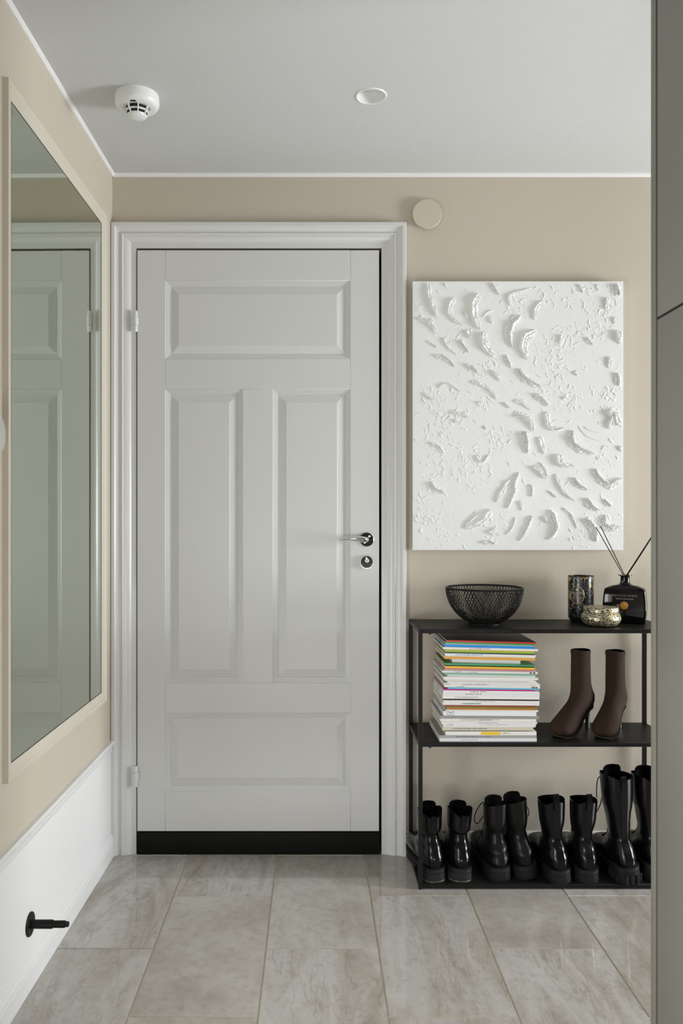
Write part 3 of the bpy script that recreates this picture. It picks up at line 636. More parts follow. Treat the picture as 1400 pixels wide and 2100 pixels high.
MB().lathe([(0.0, 0.0003), (0.0312, 0.0003), (0.0332, 0.0025), (TR-0.0005, 0.0138), (TR+0.0002, 0.0165), (TR-0.001, 0.0165)], 48, None, False, False).build('base', M['tin_black'], tn, True)
A0 = -PI/2-0.62                  # where the oval label looks: a little to the left of the viewer
def tinw(x, y, rr_, z0=0.090): a = A0+x/TR; return (rr_*math.cos(a), rr_*math.sin(a), z0+y)
lab = []
for rad in (0.0, 0.55, 0.90, 1.0):
    lab.append([tinw(0.0215*rad*math.cos(2*PI*j/40), 0.0275*rad*math.sin(2*PI*j/40), TR+0.0006) for j in range(40)])
lbl = MB().loft(lab, True, False, False).build('oval_label', M['tin_black'], tn, True, recalc=False)
MB().tube([tinw(0.0225*math.cos(2*PI*j/44), 0.0290*math.sin(2*PI*j/44), TR+0.0004) for j in range(44)], 0.0010, 6, True).build('label_ring', M['print_gold'], tn, True)
for s_, size, yy in (('VOLUSPA', 0.0105, 0.0065), ('CRISP', 0.0062, -0.0020), ('CHAMPAGNE', 0.0058, -0.0085), ('SCENTED CANDLE', 0.0028, -0.0150)):
    text_mesh('lettering', s_, size, M['print_pale'] if yy > 0 else M['print_gold'], lbl, lambda x, y, yy=yy: tinw(x*0.9, y+yy, TR+0.0010))
MB().lathe([(0.0, 0.0), (0.0026, 0.0), (0.0036, 0.0030), (0.0020, 0.0062), (0.0, 0.0066)], 10, lambda x, y, z: tinw(x, z+0.0150, TR+0.0008+0.0003*y), False, False).build('crown_mark', M['print_gold'], lbl, True)
jr = empty('candle_jar', ((1232-643)*2.592/1667, 2.592, ZT)); tag(jr, 'low round candle jar with gold mosaic pattern in front of the tin', 'candle')
MB().lathe([(0.0, 0.0005), (0.040, 0.0005), (0.046, 0.002), (0.0560, 0.010), (0.0605, 0.021), (0.0605, 0.029), (0.0570, 0.038), (0.0520, 0.043), (0.0515, 0.0445)], 56, None, False, False).build('jar_body', M['spots'], jr, True)
MB().lathe([(0.0515, 0.0440), (0.0535, 0.0452), (0.0540, 0.0475), (0.0540, 0.0580), (0.0525, 0.0600), (0.0, 0.0606)], 56, None, False, False).build('lid', M['spots'], jr, True)
# reed diffuser
df = empty('reed_diffuser', (1.0215, 2.668, ZT), R(-26)); tag(df, 'black glass reed diffuser bottle with gold seal at the right of the console top', 'diffuser')
def rrect(hw, hd, z, ch, arc=0.0, n=6):
    out = []
    for (sx, sy, a0) in ((1, 1, 0), (-1, 1, PI/2), (-1, -1, PI), (1, -1, 3*PI/2)):
        for i in range(n+1):
            a = a0+PI/2*i/n
            x = sx*(hw-ch)+ch*math.cos(a); y = sy*(hd-ch)+ch*math.sin(a)
            out.append((x, y, z+arc*(x/hw)**2))
    return out
bp_ = [(0.058, 0.026, 0.0008, 0.006), (0.0640, 0.0300, 0.003, 0.007), (0.0665, 0.0310, 0.030, 0.007), (0.0675, 0.0315, 0.060, 0.007), (0.0655, 0.0310, 0.090, 0.007), (0.0630, 0.0300, 0.108, 0.007), (0.0612, 0.0290, 0.1150, 0.007), (0.0590, 0.0275, 0.1172, 0.008), (0.040, 0.024, 0.1215, 0.014), (0.0225, 0.0195, 0.1245, 0.0165), (0.0175, 0.0168, 0.1275, 0.0160), (0.0150, 0.0150, 0.1320, 0.0149)]
rings = [rrect(a, b_, z, c, -0.004 if 0.06 < z < 0.119 and a > 0.05 else 0.0) for a, b_, z, c in bp_]
MB().loft(rings).build('bottle', M['glass_black'], df, True, angle=50)
MB().lathe([(0.0150, 0.130), (0.0145, 0.134), (0.0140, 0.148), (0.0150, 0.1525), (0.0215, 0.1545), (0.0215, 0.1570), (0.0120, 0.1575), (0.0110, 0.150), (0.0, 0.150)], 40, None, False, False).build('neck', M['glass_black'], df, True)
yf = -0.0325
def fr(x, y): return (x, yf, y)
text_mesh('lettering', 'PRECIOUS AMBER', 0.0098, M['print_grey'], df, lambda x, y: (x*1.03+0.001, yf+0.0008, y+0.0905))
text_mesh('lettering', 'PRIVATE COLLECTION', 0.0052, M['print_pale'], df, lambda x, y: (x+0.001, yf+0.0008, y+0.0800))
sl = MB().loft([[(r_*math.cos(2*PI*j/32)*(1+0.035*math.cos(8*2*PI*j/32)), yf+yy, 0.0585+r_*math.sin(2*PI*j/32)*(1+0.035*math.cos(8*2*PI*j/32))) for j in range(32)] for r_, yy in ((0.0130, 0.0012), (0.0130, -0.0012), (0.0115, -0.0024), (0.0095, -0.0016), (0.0002, -0.0014))], True, False, False).build('wax_seal', M['gold_seal'], df, True)
def reed(x0, top):
    b0 = Vector((x0, 0.0, 0.03)); t0 = Vector((x0*1.3, 0, 0.157)); d_ = Vector(top)
    MB().tube([tuple(b0), tuple(t0), tuple(t0+(d_-t0)*0.5), tuple(d_)], 0.0014, 6).build('reed', M['reed'], df, True)
ca, sa_ = math.cos(R(26)), math.sin(R(26))
def wl2(px, py, Y):     # a point in the room, in the bottle's own frame
    p = Vector(((px-643)*Y/1667-1.0215, Y-2.668, H-(py-1068)*Y/1667-ZT)); return (p.x*ca-p.y*sa_, p.x*sa_+p.y*ca, p.z)
reed(-0.005, wl2(1222, 1081, 2.63)); reed(-0.002, wl2(1231, 1079, 2.66)); reed(0.004, wl2(1348, 1081, 2.65)); reed(0.006, wl2(1351, 1080, 2.63))

# ------------------------------------------------------------------ magazines, from the top of the stack to the bottom
W_ = (0.76, 0.75, 0.72)
def spine_mat(i, col, prnt, seed):
    m, nt, b = mat_new('magazine_cover_%d' % i); b.inputs['Roughness'].default_value = 0.35
    if not prnt:
        b.inputs['Base Color'].default_value = (*col, 1); return m
    tc = nt.nodes.new('ShaderNodeTexCoord'); sp = nt.nodes.new('ShaderNodeSeparateXYZ'); nt.links.new(tc.outputs['Generated'], sp.inputs[0])
    def band(sock, lo, hi):
        a = nt.nodes.new('ShaderNodeMath'); a.operation = 'GREATER_THAN'; a.inputs[1].default_value = lo; nt.links.new(sock, a.inputs[0])
        c = nt.nodes.new('ShaderNodeMath'); c.operation = 'LESS_THAN'; c.inputs[1].default_value = hi; nt.links.new(sock, c.inputs[0])
        d = nt.nodes.new('ShaderNodeMath'); d.operation = 'MULTIPLY'; nt.links.new(a.outputs[0], d.inputs[0]); nt.links.new(c.outputs[0], d.inputs[1]); return d.outputs[0]
    rr_ = random.Random(seed); x0 = rr_.uniform(0.10, 0.42); x1 = x0+rr_.uniform(0.15, 0.4)
    n = nt.nodes.new('ShaderNodeTexNoise'); n.inputs['Scale'].default_value = 120; n.inputs['Detail'].default_value = 2
    mp_ = nt.nodes.new('ShaderNodeMapping'); mp_.inputs['Scale'].default_value = (1, 0, 0.02); mp_.inputs['Location'].default_value = (seed, 0, 0)
    nt.links.new(tc.outputs['Generated'], mp_.inputs[0]); nt.links.new(mp_.outputs[0], n.inputs['Vector'])
    g = nt.nodes.new('ShaderNodeMath'); g.operation = 'GREATER_THAN'; g.inputs[1].default_value = 0.47; nt.links.new(n.outputs['Fac'], g.inputs[0])
    def mul(a, c):
        q = nt.nodes.new('ShaderNodeMath'); q.operation = 'MULTIPLY'; nt.links.new(a, q.inputs[0]); nt.links.new(c, q.inputs[1]); return q.outputs[0]
    f_ = mul(mul(band(sp.outputs['X'], x0, x1), band(sp.outputs['Z'], 0.40, 0.68)), mul(band(sp.outputs['Y'], -0.1, 0.002), g.outputs[0]))
    mx = nt.nodes.new('ShaderNodeMix'); mx.data_type = 'RGBA'; nt.links.new(f_, mx.inputs[0]); mx.inputs[6].default_value = (*col, 1); mx.inputs[7].default_value = (*[c*rr_.uniform(0.25, 0.6) for c in col], 1)
    nt.links.new(mx.outputs[2], b.inputs['Base Color']); return m
mags = [  # x left, x right, y top, y bottom in the study of the stack; colour; print; label
 (295,1288,125,143,(0.55,0.03,0.03),0,'red-spined magazine with dark cover on top of the stack'),
 (275,1265,143,160,(0.03,0.30,0.07),0,'dark green-spined magazine just under the red one'),
 (285,1262,160,172,(0.40,0.45,0.45),0,'thin grey-spined magazine between the dark green and the blue spines'),
 (278,1270,172,201,(0.02,0.26,0.66),0,'blue-spined magazine near the top of the stack'),
 (255,1305,201,223,W_,1,'white-spined magazine jutting out just under the blue one'),
 (278,1265,223,240,(0.52,0.43,0.08),0,'mustard-spined magazine lying on the lime green one'),
 (278,1265,240,257,(0.24,0.42,0.03),0,'lime green-spined magazine under the mustard one'),
 (282,1268,257,268,(0.015,0.02,0.06),0,'thin navy-spined magazine under the lime green one'),
 (275,1275,268,287,W_,1,'white-spined magazine directly under the thin navy spine'),
 (280,1270,287,303,W_,0,'white-spined magazine resting on the orange spine'),
 (272,1275,303,334,(0.72,0.36,0.07),0,'light orange-spined magazine in the upper stack'),
 (365,1125,334,379,(0.80,0.80,0.82),0,'short plain white booklet set back between orange and green spines'),
 (275,1268,379,397,(0.05,0.30,0.12),0,'green-spined magazine under the short white booklet'),
 (295,1265,397,410,(0.012,0.012,0.012),0,'thin black-spined magazine on the yellow one'),
 (280,1270,410,430,(0.78,0.48,0.03),0,'bright yellow-spined magazine under a thin black one'),
 (280,1272,430,447,(0.58,0.20,0.13),0,'salmon-spined magazine under the yellow one'),
 (270,1275,447,463,(0.50,0.36,0.46),0,'lilac-spined magazine under the salmon one'),
 (247,1303,463,485,W_,1,'white-spined magazine with two black squares, under the lilac one'),
 (270,1275,485,503,(0.22,0.44,0.30),0,'mint green-spined magazine above the run of thin white spines'),
 (305,1272,503,527,W_,0,'white-spined magazine set in directly under the mint green one'),
 (260,1305,527,548,W_,0,'white-spined magazine jutting out, second below the mint green spine'),
 (262,1255,548,563,(0.70,0.69,0.67),0,'thin white-spined magazine, third below the mint green spine'),
 (285,1285,563,579,W_,0,'thin white-spined magazine, fourth below the mint green spine'),
 (305,1302,579,597,(0.70,0.68,0.66),0,'thin white-spined magazine resting on the wide lettered white one'),
 (270,1327,597,627,(0.72,0.71,0.66),1,'thick white-spined magazine with grey capital letters at its left end'),
 (272,1327,627,645,(0.74,0.74,0.69),1,'white-spined magazine with tan and black squares, above the cyan one'),
 (310,1315,645,661,(0.10,0.42,0.58),0,'cyan-spined magazine lying on the magenta one'),
 (270,1270,661,677,(0.52,0.01,0.22),0,'magenta-spined magazine under the cyan one'),
 (258,1315,677,699,W_,1,'white-spined magazine directly under the magenta one'),
 (255,1320,699,733,(0.72,0.71,0.71),1,'thick white-spined magazine, second below the magenta one'),
 (252,1315,733,768,W_,1,'thick white-spined magazine resting on the black and dark red spine'),
 (260,1310,768,786,(0.035,0.015,0.014),0,'black and dark red-spined magazine in mid stack'),
 (262,1318,786,808,W_,1,'white-spined magazine directly under the black and dark red one'),
 (255,1318,808,840,W_,1,'thick white-spined magazine resting on the maroon one'),
 (280,1275,840,856,(0.24,0.045,0.03),0,'maroon-spined magazine lying on the olive one'),
 (295,1292,856,875,(0.24,0.17,0.02),0,'olive-spined magazine under the maroon one'),
 (300,1285,875,891,(0.48,0.21,0.05),0,'brown-orange-spined magazine in the lower stack'),
 (290,1305,891,909,W_,1,'white-spined magazine directly under the brown-orange one'),
 (260,1285,909,934,(0.76,0.77,0.80),1,'white-spined magazine with the upper half of a line-drawn letter M'),
 (260,1285,934,958,(0.76,0.77,0.80),1,'white-spined magazine with the lower half of a line-drawn letter M'),
 (225,1315,958,990,(0.30,0.28,0.26),0,'thick grey-spined magazine in the lower stack'),
 (228,1285,990,1020,W_,1,'white-spined magazine directly under the thick grey one'),
 (235,1290,1020,1045,(0.72,0.70,0.66),1,'white-spined magazine, second below the thick grey one'),
 (252,1278,1045,1066,(0.74,0.75,0.78),1,'white-spined magazine with a small black M, low in the stack'),
 (256,1275,1066,1082,(0.70,0.69,0.66),0,'thin white-spined magazine on the cream book'),
 (250,1250,1082,1120,(0.60,0.54,0.42),1,'cream-spined book low in the stack'),
 (262,1255,1120,1132,(0.30,0.28,0.26),0,'thin grey booklet under the cream book'),
 (285,1287,1132,1174,W_,1,'thick white-spined book with a yellow block on its spine'),
 (213,1287,1174,1204,(0.36,0.35,0.33),1,'grey-spined book second from the bottom of the stack'),
 (218,1287,1204,1242,(0.74,0.74,0.76),1,'white-spined book at the very bottom of the stack')]
YS = 2.521
def sxz(x): return (860+x/5.385-643)*YS/1667
def szz(y): return H-(1290+y/5.385-1068)*YS/1667
ZB0 = szz(1242); zoff = ZM+0.0003-ZB0
mrnd = random.Random(3)
def lean(z): return 0.0075*max(0, (z-ZM))/0.312
mag_roots = []
for i, (xl, xr, yt, yb_, col, prnt, lbl_) in enumerate(mags):
    X0, X1 = sxz(xl), sxz(xr); Z1, Z0 = szz(yt)+zoff-0.0001, szz(yb_)+zoff
    dep = 0.206+mrnd.uniform(-0.003, 0.008); yfr = YS-0.004+mrnd.uniform(-0.004, 0.004)
    if i == 11: yfr += 0.016; dep = 0.17
    if i == 46: yfr += 0.010
    if i >= 45: dep = 0.222
    dep = min(dep, 2.748-yfr)
    cx = (X0+X1)/2; root = empty('book' if lbl_.split(' ')[1].startswith('book') or 'spined book' in lbl_ else 'magazine', (cx, yfr, Z0)); tag(root, lbl_, 'book' if 'book ' in lbl_+' ' and 'booklet' not in lbl_ else 'magazine', 'stack of magazines on the middle shelf')
    hw = (X1-X0)/2; T0 = Z1-Z0
    yaw = mrnd.uniform(-0.004, 0.004)
    def mz(x, y, f, bot=Z0, top=Z1, cx=cx, hw=hw, yaw=yaw):    # leans down a little to the right, as the stack does
        q = (x+hw)/(2*hw); zb = bot-lean(bot)*q; zt = top-lean(top)*q
        return (x+y*yaw, y+yaw*x, zb+(zt-zb)*f-bot)
    e_ = min(0.0007/T0, 0.2); cvm = spine_mat(i, col, prnt, i*7+1)
    cb_ = MB()
    for f0, f1, y0, y1 in ((0, e_, 0.0, dep), (1-e_, 1, 0.0, dep), (e_, 1-e_, 0.0, 0.0009)):
        cb_.add([mz(x, y, f) for f in (f0, f1) for y in (y0, y1) for x in (-hw, hw)], [(0, 2, 3, 1), (4, 5, 7, 6), (0, 1, 5, 4), (2, 6, 7, 3), (0, 4, 6, 2), (1, 3, 7, 5)])
    cov = cb_.build('cover', cvm, root, recalc=False)
    pb = MB().add([mz(x, y, f) for f in (e_, 1-e_) for y in (0.0009, dep-0.001) for x in (-hw+0.001, hw-0.001)], [(0, 2, 3, 1), (4, 5, 7, 6), (0, 1, 5, 4), (2, 6, 7, 3), (0, 4, 6, 2), (1, 3, 7, 5)])
    pb.build('pages', M['pages'], root)
    mag_roots.append((root, cov, mz, hw, T0))
M['cover_photo'] = simple('dark_cover_photo', (0.055, 0.048, 0.042), 0.3)
mag_roots[0][1].data.materials.append(M['cover_photo'])
mag_roots[0][1].data.polygons[7].material_index = 1
M['ink'] = simple('black_ink', (0.02, 0.02, 0.022), 0.5); M['ink_yellow'] = simple('yellow_ink', (0.80, 0.52, 0.02), 0.5); M['ink_tan'] = simple('tan_ink', (0.32, 0.22, 0.10), 0.5); M['ink_grey'] = simple('grey_ink', (0.35, 0.35, 0.34), 0.5)
def block(mi, xa, xb, f0, f1, mat):
    root, cov, mz, hw, T0 = mag_roots[mi]; x0, x1 = (sxz(xa)-root.location.x), (sxz(xb)-root.location.x)
    P = [mz(x, -0.0002, f) for f in (f0, f1) for x in (x0, x1)]
    me = MB().add(P, [(0, 1, 3, 2)]).build('spine_print', mat, cov, recalc=False)
block(47, 678, 887, 0.10, 0.92, M['ink_yellow'])
for xa in (1218, 1255): block(17, xa, xa+20, 0.15, 0.9, M['ink'])
for q, xa in enumerate((1228, 1245, 1262, 1282)): block(25, xa, xa+16, 0.1, 0.9, M['ink'] if q % 2 else M['ink_tan'])
def stext(mi, s_, xa, frac, mat, al='LEFT', wide=1.0):
    root, cov, mz, hw, T0 = mag_roots[mi]; x0 = sxz(xa)-root.location.x
    text_mesh('spine_lettering', s_, T0*frac, mat, cov, lambda x, y: mz(x0+x*wide, -0.00025, 0.5+y/T0), al)
stext(24, 'ELLE', 283, 0.85, M['ink_grey']); stext(24, 'www.elle.se', 1215, 0.45, M['ink_grey'])
stext(17, 'Augusti 2009', 386, 0.7, M['ink']); stext(25, 'Februari 2008', 408, 0.8, M['ink'])
stext(30, 'PLAZA KVINNA NUMMER NR 2', 386, 0.42, M['ink'], wide=1.3)
stext(33, 'PLAZA MAGAZINE INTERIOR', 476, 0.45, M['ink'], wide=1.1)
stext(41, 'PLAZA MAGAZINE DEN INTERNATIONELLA', 445, 0.5, M['ink'], wide=1.2)
def zig(mi, xs, fs):      # line-drawn letter on a spine
    root, cov, mz, hw, T0 = mag_roots[mi]
    MB().tube([mz(sxz(x)-root.location.x, -0.0002, f) for x, f in zip(xs, fs)], 0.00038, 4).build('spine_lettering', M['ink'], cov)
zig(38, (300, 318, 340, 362, 378), (0.02, 0.85, 0.05, 0.85, 0.02)); zig(39, (300, 318, 340, 362, 378), (0.95, 0.1, 0.9, 0.1, 0.95)); zig(38, (300, 340, 378), (0.95, 0.3, 0.95))
zig(43, (300, 322, 340, 362), (0.1, 0.9, 0.15, 0.9)); zig(43, (362, 366), (0.9, 0.1))

# ------------------------------------------------------------------ boots
FOOT = []
def foot_w(u, L, wh, wb_):     # half width of the sole outline along its length
    t = u/L
    P = [(0.0, 0.30), (0.03, 0.68), (0.10, 0.92), (0.22, 0.95), (0.40, 0.90), (0.55, 0.98), (0.70, 1.07), (0.80, 1.05), (0.90, 0.90), (0.96, 0.68), (1.0, 0.25)]
    if not FOOT: FOOT.extend(crom(P, q/80) for q in range(81))
    for (a, va), (b_, vb) in zip(FOOT, FOOT[1:]):
        if t <= b_ and b_ > a: return (va+(vb-va)*(t-a)/(b_-a))*wh
    return P[-1][1]*wh
def sole_ring(L, wh, u0, u1, z, grow=0.0, n=26, zt=None):
    us = [u0+(u1-u0)*(1-math.cos(PI*i/n))/2 for i in range(n+1)]
    Rr = [(foot_w(u, L, wh, 0)+grow, u) for u in us]; Lf = [(-foot_w(u, L, wh, 0)-grow, u) for u in us[1:-1]][::-1]
    out = []
    for x, u in Rr+Lf:
        uu = u
        if u <= u0+1e-9 and u0 <= 0.001: uu = u-grow
        if u >= u1-1e-9 and u1 >= L-0.001: uu = u+grow
        out.append((x, uu, z+(zt(u) if zt else 0)))
    return out
def upper_rings(prof, n=32, nr=46, topf=None, wrinkle=0.0, ph=0.0):
    v_top = max(prof[0][1], prof[0][3]); v_an = 0.55*v_top; rings = []; data = []
    for i in range(nr+1):
        bu, bv, fu, fv, w_, ex = crom(prof, i/nr)
        cu, cv_ = (bu+fu)/2, (bv+fv)/2; du, dv = (fu-bu)/2, (fv-bv)/2; ring = []
        for j in range(n):
            th = 2*PI*j/n; c, s_ = math.cos(th), math.sin(th)
            c = math.copysign(abs(c)**(2/ex), c); s_ = math.copysign(abs(s_)**(2/ex), s_)
            y = cu+du*c; z = cv_+dv*c; x = w_*s_
            if topf and cv_ > v_an: z += topf(th)*((cv_-v_an)/(v_top-v_an))**2
            if wrinkle:
                k_ = math.exp(-((cv_-0.45*v_top)/(0.16*v_top))**2)
                q = 1+wrinkle*k_*math.sin(cv_*230+1.6*math.sin(th+ph)+ph)
                x *= q; y = cu+(y-cu)*q
            ring.append((x, y, z))
        rings.append(ring); data.append((bu, bv, fu, fv, w_))
    return rings, data
def strip(path, width, th, nrm=None):
    """flat band swept along path (y,z) in the boot's middle plane"""
    mb = MB(); rings = []
    for i, (y, z) in enumerate(path):
        a = Vector((path[min(i+1, len(path)-1)][0]-path[max(i-1, 0)][0], path[min(i+1, len(path)-1)][1]-path[max(i-1, 0)][1])); a.normalize()
        ny, nz = -a.y, a.x
        rings.append([(-width, y, z), (width, y, z), (width*0.92, y+ny*th, z+nz*th), (-width*0.92, y+ny*th, z+nz*th)])
    return mb.loft(rings)
def black_boot(name, label, loc, rz, hgt, kind, roll=0.0, pitch=0.0, seed=0, toe_spread=0.0, mirror=1):
    r_ = random.Random(seed)
    root = empty(name, loc, rz); root.rotation_euler = (pitch, roll, rz)
    tag(root, label, 'boot', 'black boots on the bottom shelf')
    L = 0.246; sw = 0.0385 if kind != 'tall' else 0.0405; s = hgt
    ST = 0.040 if kind != 'tall' else 0.050           # sole height under the heel
    leather = M['leather'] if kind in ('chelsea', 'tall') else M['leather_soft' if kind == 'lace' else 'leather']
    tw = {'ankle': 0.0385, 'lace': 0.0365, 'chelsea': 0.0400, 'tall': 0.0480}[kind]
    ft_ = {'ankle': 0.100, 'lace': 0.096, 'chelsea': 0.101, 'tall': 0.112}[kind]
    prof = [(0.010, s, ft_, s+0.004, tw, 2.2), (0.013, s*0.88, ft_+0.002, s*0.88, tw*0.97, 2.2), (0.017, s*0.72, ft_+0.005, s*0.73, tw*0.90, 2.2)]
    if kind == 'tall': prof.append((0.020, 0.20, 0.120, 0.205, 0.036, 2.2))
    prof += [(0.026, 0.138, 0.116, 0.146, 0.0280, 2.2), (0.021, 0.116, 0.120, 0.131, 0.0285, 2.2), (0.006, 0.092, 0.128, 0.118, 0.0330, 2.25),
             (-0.001, 0.066, 0.140, 0.107, 0.0365, 2.3), (0.004, ST, 0.152, 0.098, 0.0360, 2.4), (0.050, ST-0.004, 0.166, 0.092, 0.0360, 2.5), (0.095, ST-0.008, 0.180, 0.087, 0.0385, 2.5),
             (0.135, ST-0.010, 0.196, 0.084, 0.0400, 2.5), (0.170, ST-0.010, 0.212, 0.081, 0.0405, 2.4), (0.202, ST-0.009, 0.228, 0.074, 0.0380, 2.3), (0.226, ST-0.006, 0.239, 0.062, 0.0310, 2.2), (0.240, ST, 0.2435, 0.048, 0.0130, 2.0)]
    tops = {'ankle': lambda th: -0.004*math.cos(th)-0.018*math.exp(-((abs(th-PI))/0.55)**2)+0.008*math.exp(-((abs(th-PI)-1.6)/0.5)**2), 'lace': lambda th: -0.010*math.cos(th)+0.004*math.sin(th), 'chelsea': lambda th: -0.008*math.cos(th)-0.012*math.exp(-((abs(th-PI)-0.75)/0.5)**2), 'tall': lambda th: -0.006*math.cos(th)-0.012*math.exp(-((abs(th-PI))/0.6)**2)-0.006*math.sin(th)}
    rings, data = upper_rings(prof, 36, 54, tops[kind], 0.03 if kind != 'lace' else 0.04, seed)
    up = MB().loft(rings, True, False, True).build('upper', leather, root, True, angle=60)
    # lining: the inside of the shaft
    inner = []
    for ri, k_, dn in ((0, 1.0, 0.0), (0, 0.95, -0.0004), (2, 0.93, 0.0), (5, 0.91, 0.0), (9, 0.89, 0.0), (13, 0.87, 0.0)):
        yc = sum(p[1] for p in rings[ri])/len(rings[ri])
        inner.append([(x*k_, yc+(y-yc)*k_, z+dn) for x, y, z in rings[ri]])
    MB().loft(inner, True, False, True).build('lining', M['lining'], up, True)
    # sole: midsole, heel block, forefoot tread
    zt = lambda u: -0.011*min(1, max(0, (u-0.05)/0.08))+0.006*max(0, (u-0.19)/0.05)
    if kind == 'chelsea': zt = lambda u: -0.008*min(1, max(0, (u-0.05)/0.08))+0.006*max(0, (u-0.19)/0.05)
    rub = M['rubber']
    MB().loft([sole_ring(L, sw, 0, L, ST-0.017, -0.001, zt=zt), sole_ring(L, sw, 0, L, ST-0.015, 0.0005, zt=zt), sole_ring(L, sw, 0, L, ST-0.0045, 0.0005, zt=zt), sole_ring(L, sw, 0, L, ST-0.003, -0.0015, zt=zt)]).build('midsole', rub, root, True)
    MB().loft([sole_ring(L, sw, 0, L, ST-0.0035, 0.0008, zt=zt), sole_ring(L, sw, 0, L, ST+0.0010, 0.0012, zt=zt), sole_ring(L, sw, 0, L, ST+0.0018, -0.0030, zt=zt)]).build('welt', rub, root, True)
    flare = 0.0012
    MB().loft([sole_ring(L, sw, 0, 0.086, 0.0004, flare-0.0010), sole_ring(L, sw, 0, 0.086, 0.0025, flare), sole_ring(L, sw, 0, 0.088, ST-0.0150, 0.0)]).build('heel', M['rubber_dusty'] if kind == 'ankle' else rub, root, True)
    MB().loft([sole_ring(L, sw, 0.118, L-0.008, 0.0006, -0.002), sole_ring(L, sw, 0.116, L-0.004, 0.004, 0.0005), sole_ring(L, sw, 0.112, L-0.001, ST-0.0250, 0.0)]).build('tread', rub, root, True)
    if kind == 'tall':        # deep lugs round the heel and forefoot
        for u, sd in [(0.0, 0)]+[(x, q) for x in (0.018, 0.042, 0.066, 0.135, 0.160, 0.185, 0.210) for q in (-1, 1)]:
            wl_ = foot_w(max(u, 0.006), L, sw, 0)
            if sd == 0:
                for xx in (-0.016, 0.002, 0.020): bx('lug', rub, xx-0.0055, xx+0.0055, -0.006, 0.004, 0.0004, 0.026, root, 0.0015, seg=1)
            else: bx('lug', rub, min(sd*(wl_-0.004), sd*(wl_+0.0055)), max(sd*(wl_-0.004), sd*(wl_+0.0055)), u-0.007, u+0.007, 0.0004, 0.026, root, 0.0015, seg=1)
    # back stay down the heel seam and pull tab
    bk = [(d[0]-0.0006, d[1]+(tops[kind](PI)*max(0, ((d[1]+d[3])/2-0.55*s)/(0.45*s))**2 if (d[1]+d[3])/2 > 0.55*s else 0)) for d in data if d[1] > ST+0.004 and d[0] < 0.03]
    bs = strip(bk, 0.0085 if kind != 'chelsea' else 0.0105, -0.0016 if False else 0.0016).build('back_stay', leather, root, True, angle=50)
    if kind != 'lace':
        ty, tz = bk[0]; hl = {'ankle': 0.010, 'chelsea': 0.022, 'tall': 0.012}[kind]
        path = [(ty-0.002, tz-0.030), (ty-0.0035, tz-0.010), (ty-0.004, tz+hl*0.5), (ty-0.001, tz+hl), (ty+0.004, tz+hl*0.9), (ty+0.0055, tz+hl*0.3), (ty+0.005, tz-0.012)]
        strip(path, 0.0090, 0.0016).build('pull_tab', leather, root, True, angle=50)
    if kind == 'chelsea':     # elastic side gussets
        for sd in (-1, 1):
            mb = MB(); rr2 = []
            for i in range(13):
                bu, bv, fu, fv, w_ = data[int(i*0.95)+1]; t = i/12; hw_ = 0.024*(1-0.55*t)
                cu = (bu+fu)/2+0.004; cz = (bv+fv)/2-0.004
                row = []
                for q in (-1, -0.5, 0, 0.5, 1):
                    y = cu+q*hw_; a = (fu-bu)/2; xx = w_*max(0, 1-abs((y-(bu+fu)/2)/a)**2.2)**(1/2.2)
                    row.append((sd*(xx+0.0006), y, cz))
                rr2.append(row)
            mb.loft(rr2, False, False, False).build('elastic_gusset', M['elastic'], up, True, recalc=False)
    if kind in ('lace', 'tall', 'ankle'):
        # tongue standing inside the front of the shaft
        f0 = data[0]
        tr = []
        for i, (yy, zz, ww) in enumerate(((f0[2]-0.010, s-0.05, 0.026), (f0[2]-0.008, s-0.01, 0.028), (f0[2]-0.008, s+0.012, 0.028), (f0[2]-0.010, s+0.020, 0.022))):
            tr.append([(ww*q, yy-0.012*abs(q)**2, zz) for q in (-1, -0.5, 0, 0.5, 1)]+[(ww*q, yy-0.003-0.012*abs(q)**2, zz) for q in (1, 0.5, 0, -0.5, -1)])
        MB().loft(tr).build('tongue', leather, root, True)
        fr_ = [(d[2], d[3], d[4]) for d in data if d[3] > 0.088 and d[3] < s-0.006]
        nl = {'lace': 7, 'tall': 10, 'ankle': 5}[kind]
        for i in range(nl):
            a = fr_[int((len(fr_)-1)*(i+0.3)/nl)]; b_ = fr_[min(len(fr_)-1, int((len(fr_)-1)*(i+0.95)/nl))]
            for sd in (-1, 1):
                MB().tube([(sd*0.017, a[0]-0.004, a[1]-0.001), (0.0, (a[0]+b_[0])/2+0.0035, (a[1]+b_[1])/2+0.0025), (-sd*0.017, b_[0]-0.004, b_[1]-0.001)], 0.0017, 5).build('lace', M['lace'], root, True)
        if kind in ('lace', 'tall'):
            y0, z0 = (f0[2]+0.002, s-0.014)
            sd = -1*mirror
            lp_ = [(sd*0.004, y0, z0-0.045*0), (sd*0.026, y0+0.004, z0+0.004), (sd*0.050, y0-0.004, z0-0.020), (sd*0.058, y0-0.008, z0-0.046), (sd*0.050, y0-0.006, z0-0.060), (sd*0.034, y0, z0-0.050), (sd*0.006, y0+0.002, z0-0.012)] if kind == 'lace' else \
                  [(sd*0.020, y0-0.02, z0+0.006), (sd*0.046, y0-0.026, z0-0.002), (sd*0.056, y0-0.03, z0-0.030), (sd*0.058, y0-0.03, z0-0.062)]
            MB().tube([crom(lp_, t/24) for t in range(25)], 0.0015, 6).build('lace', M['lace'], root, True)
            lq = [(sd*0.004, y0+0.002, z0-0.010), (sd*0.020, y0+0.010, z0-0.060), (sd*0.030, y0+0.012, z0-0.100), (sd*0.044, y0+0.016, z0-0.128)]
            MB().tube([crom(lq, t/20) for t in range(21)], 0.0015, 6).build('lace', M['lace'], root, True)
    return root
B = black_boot; ZL_ = ZL
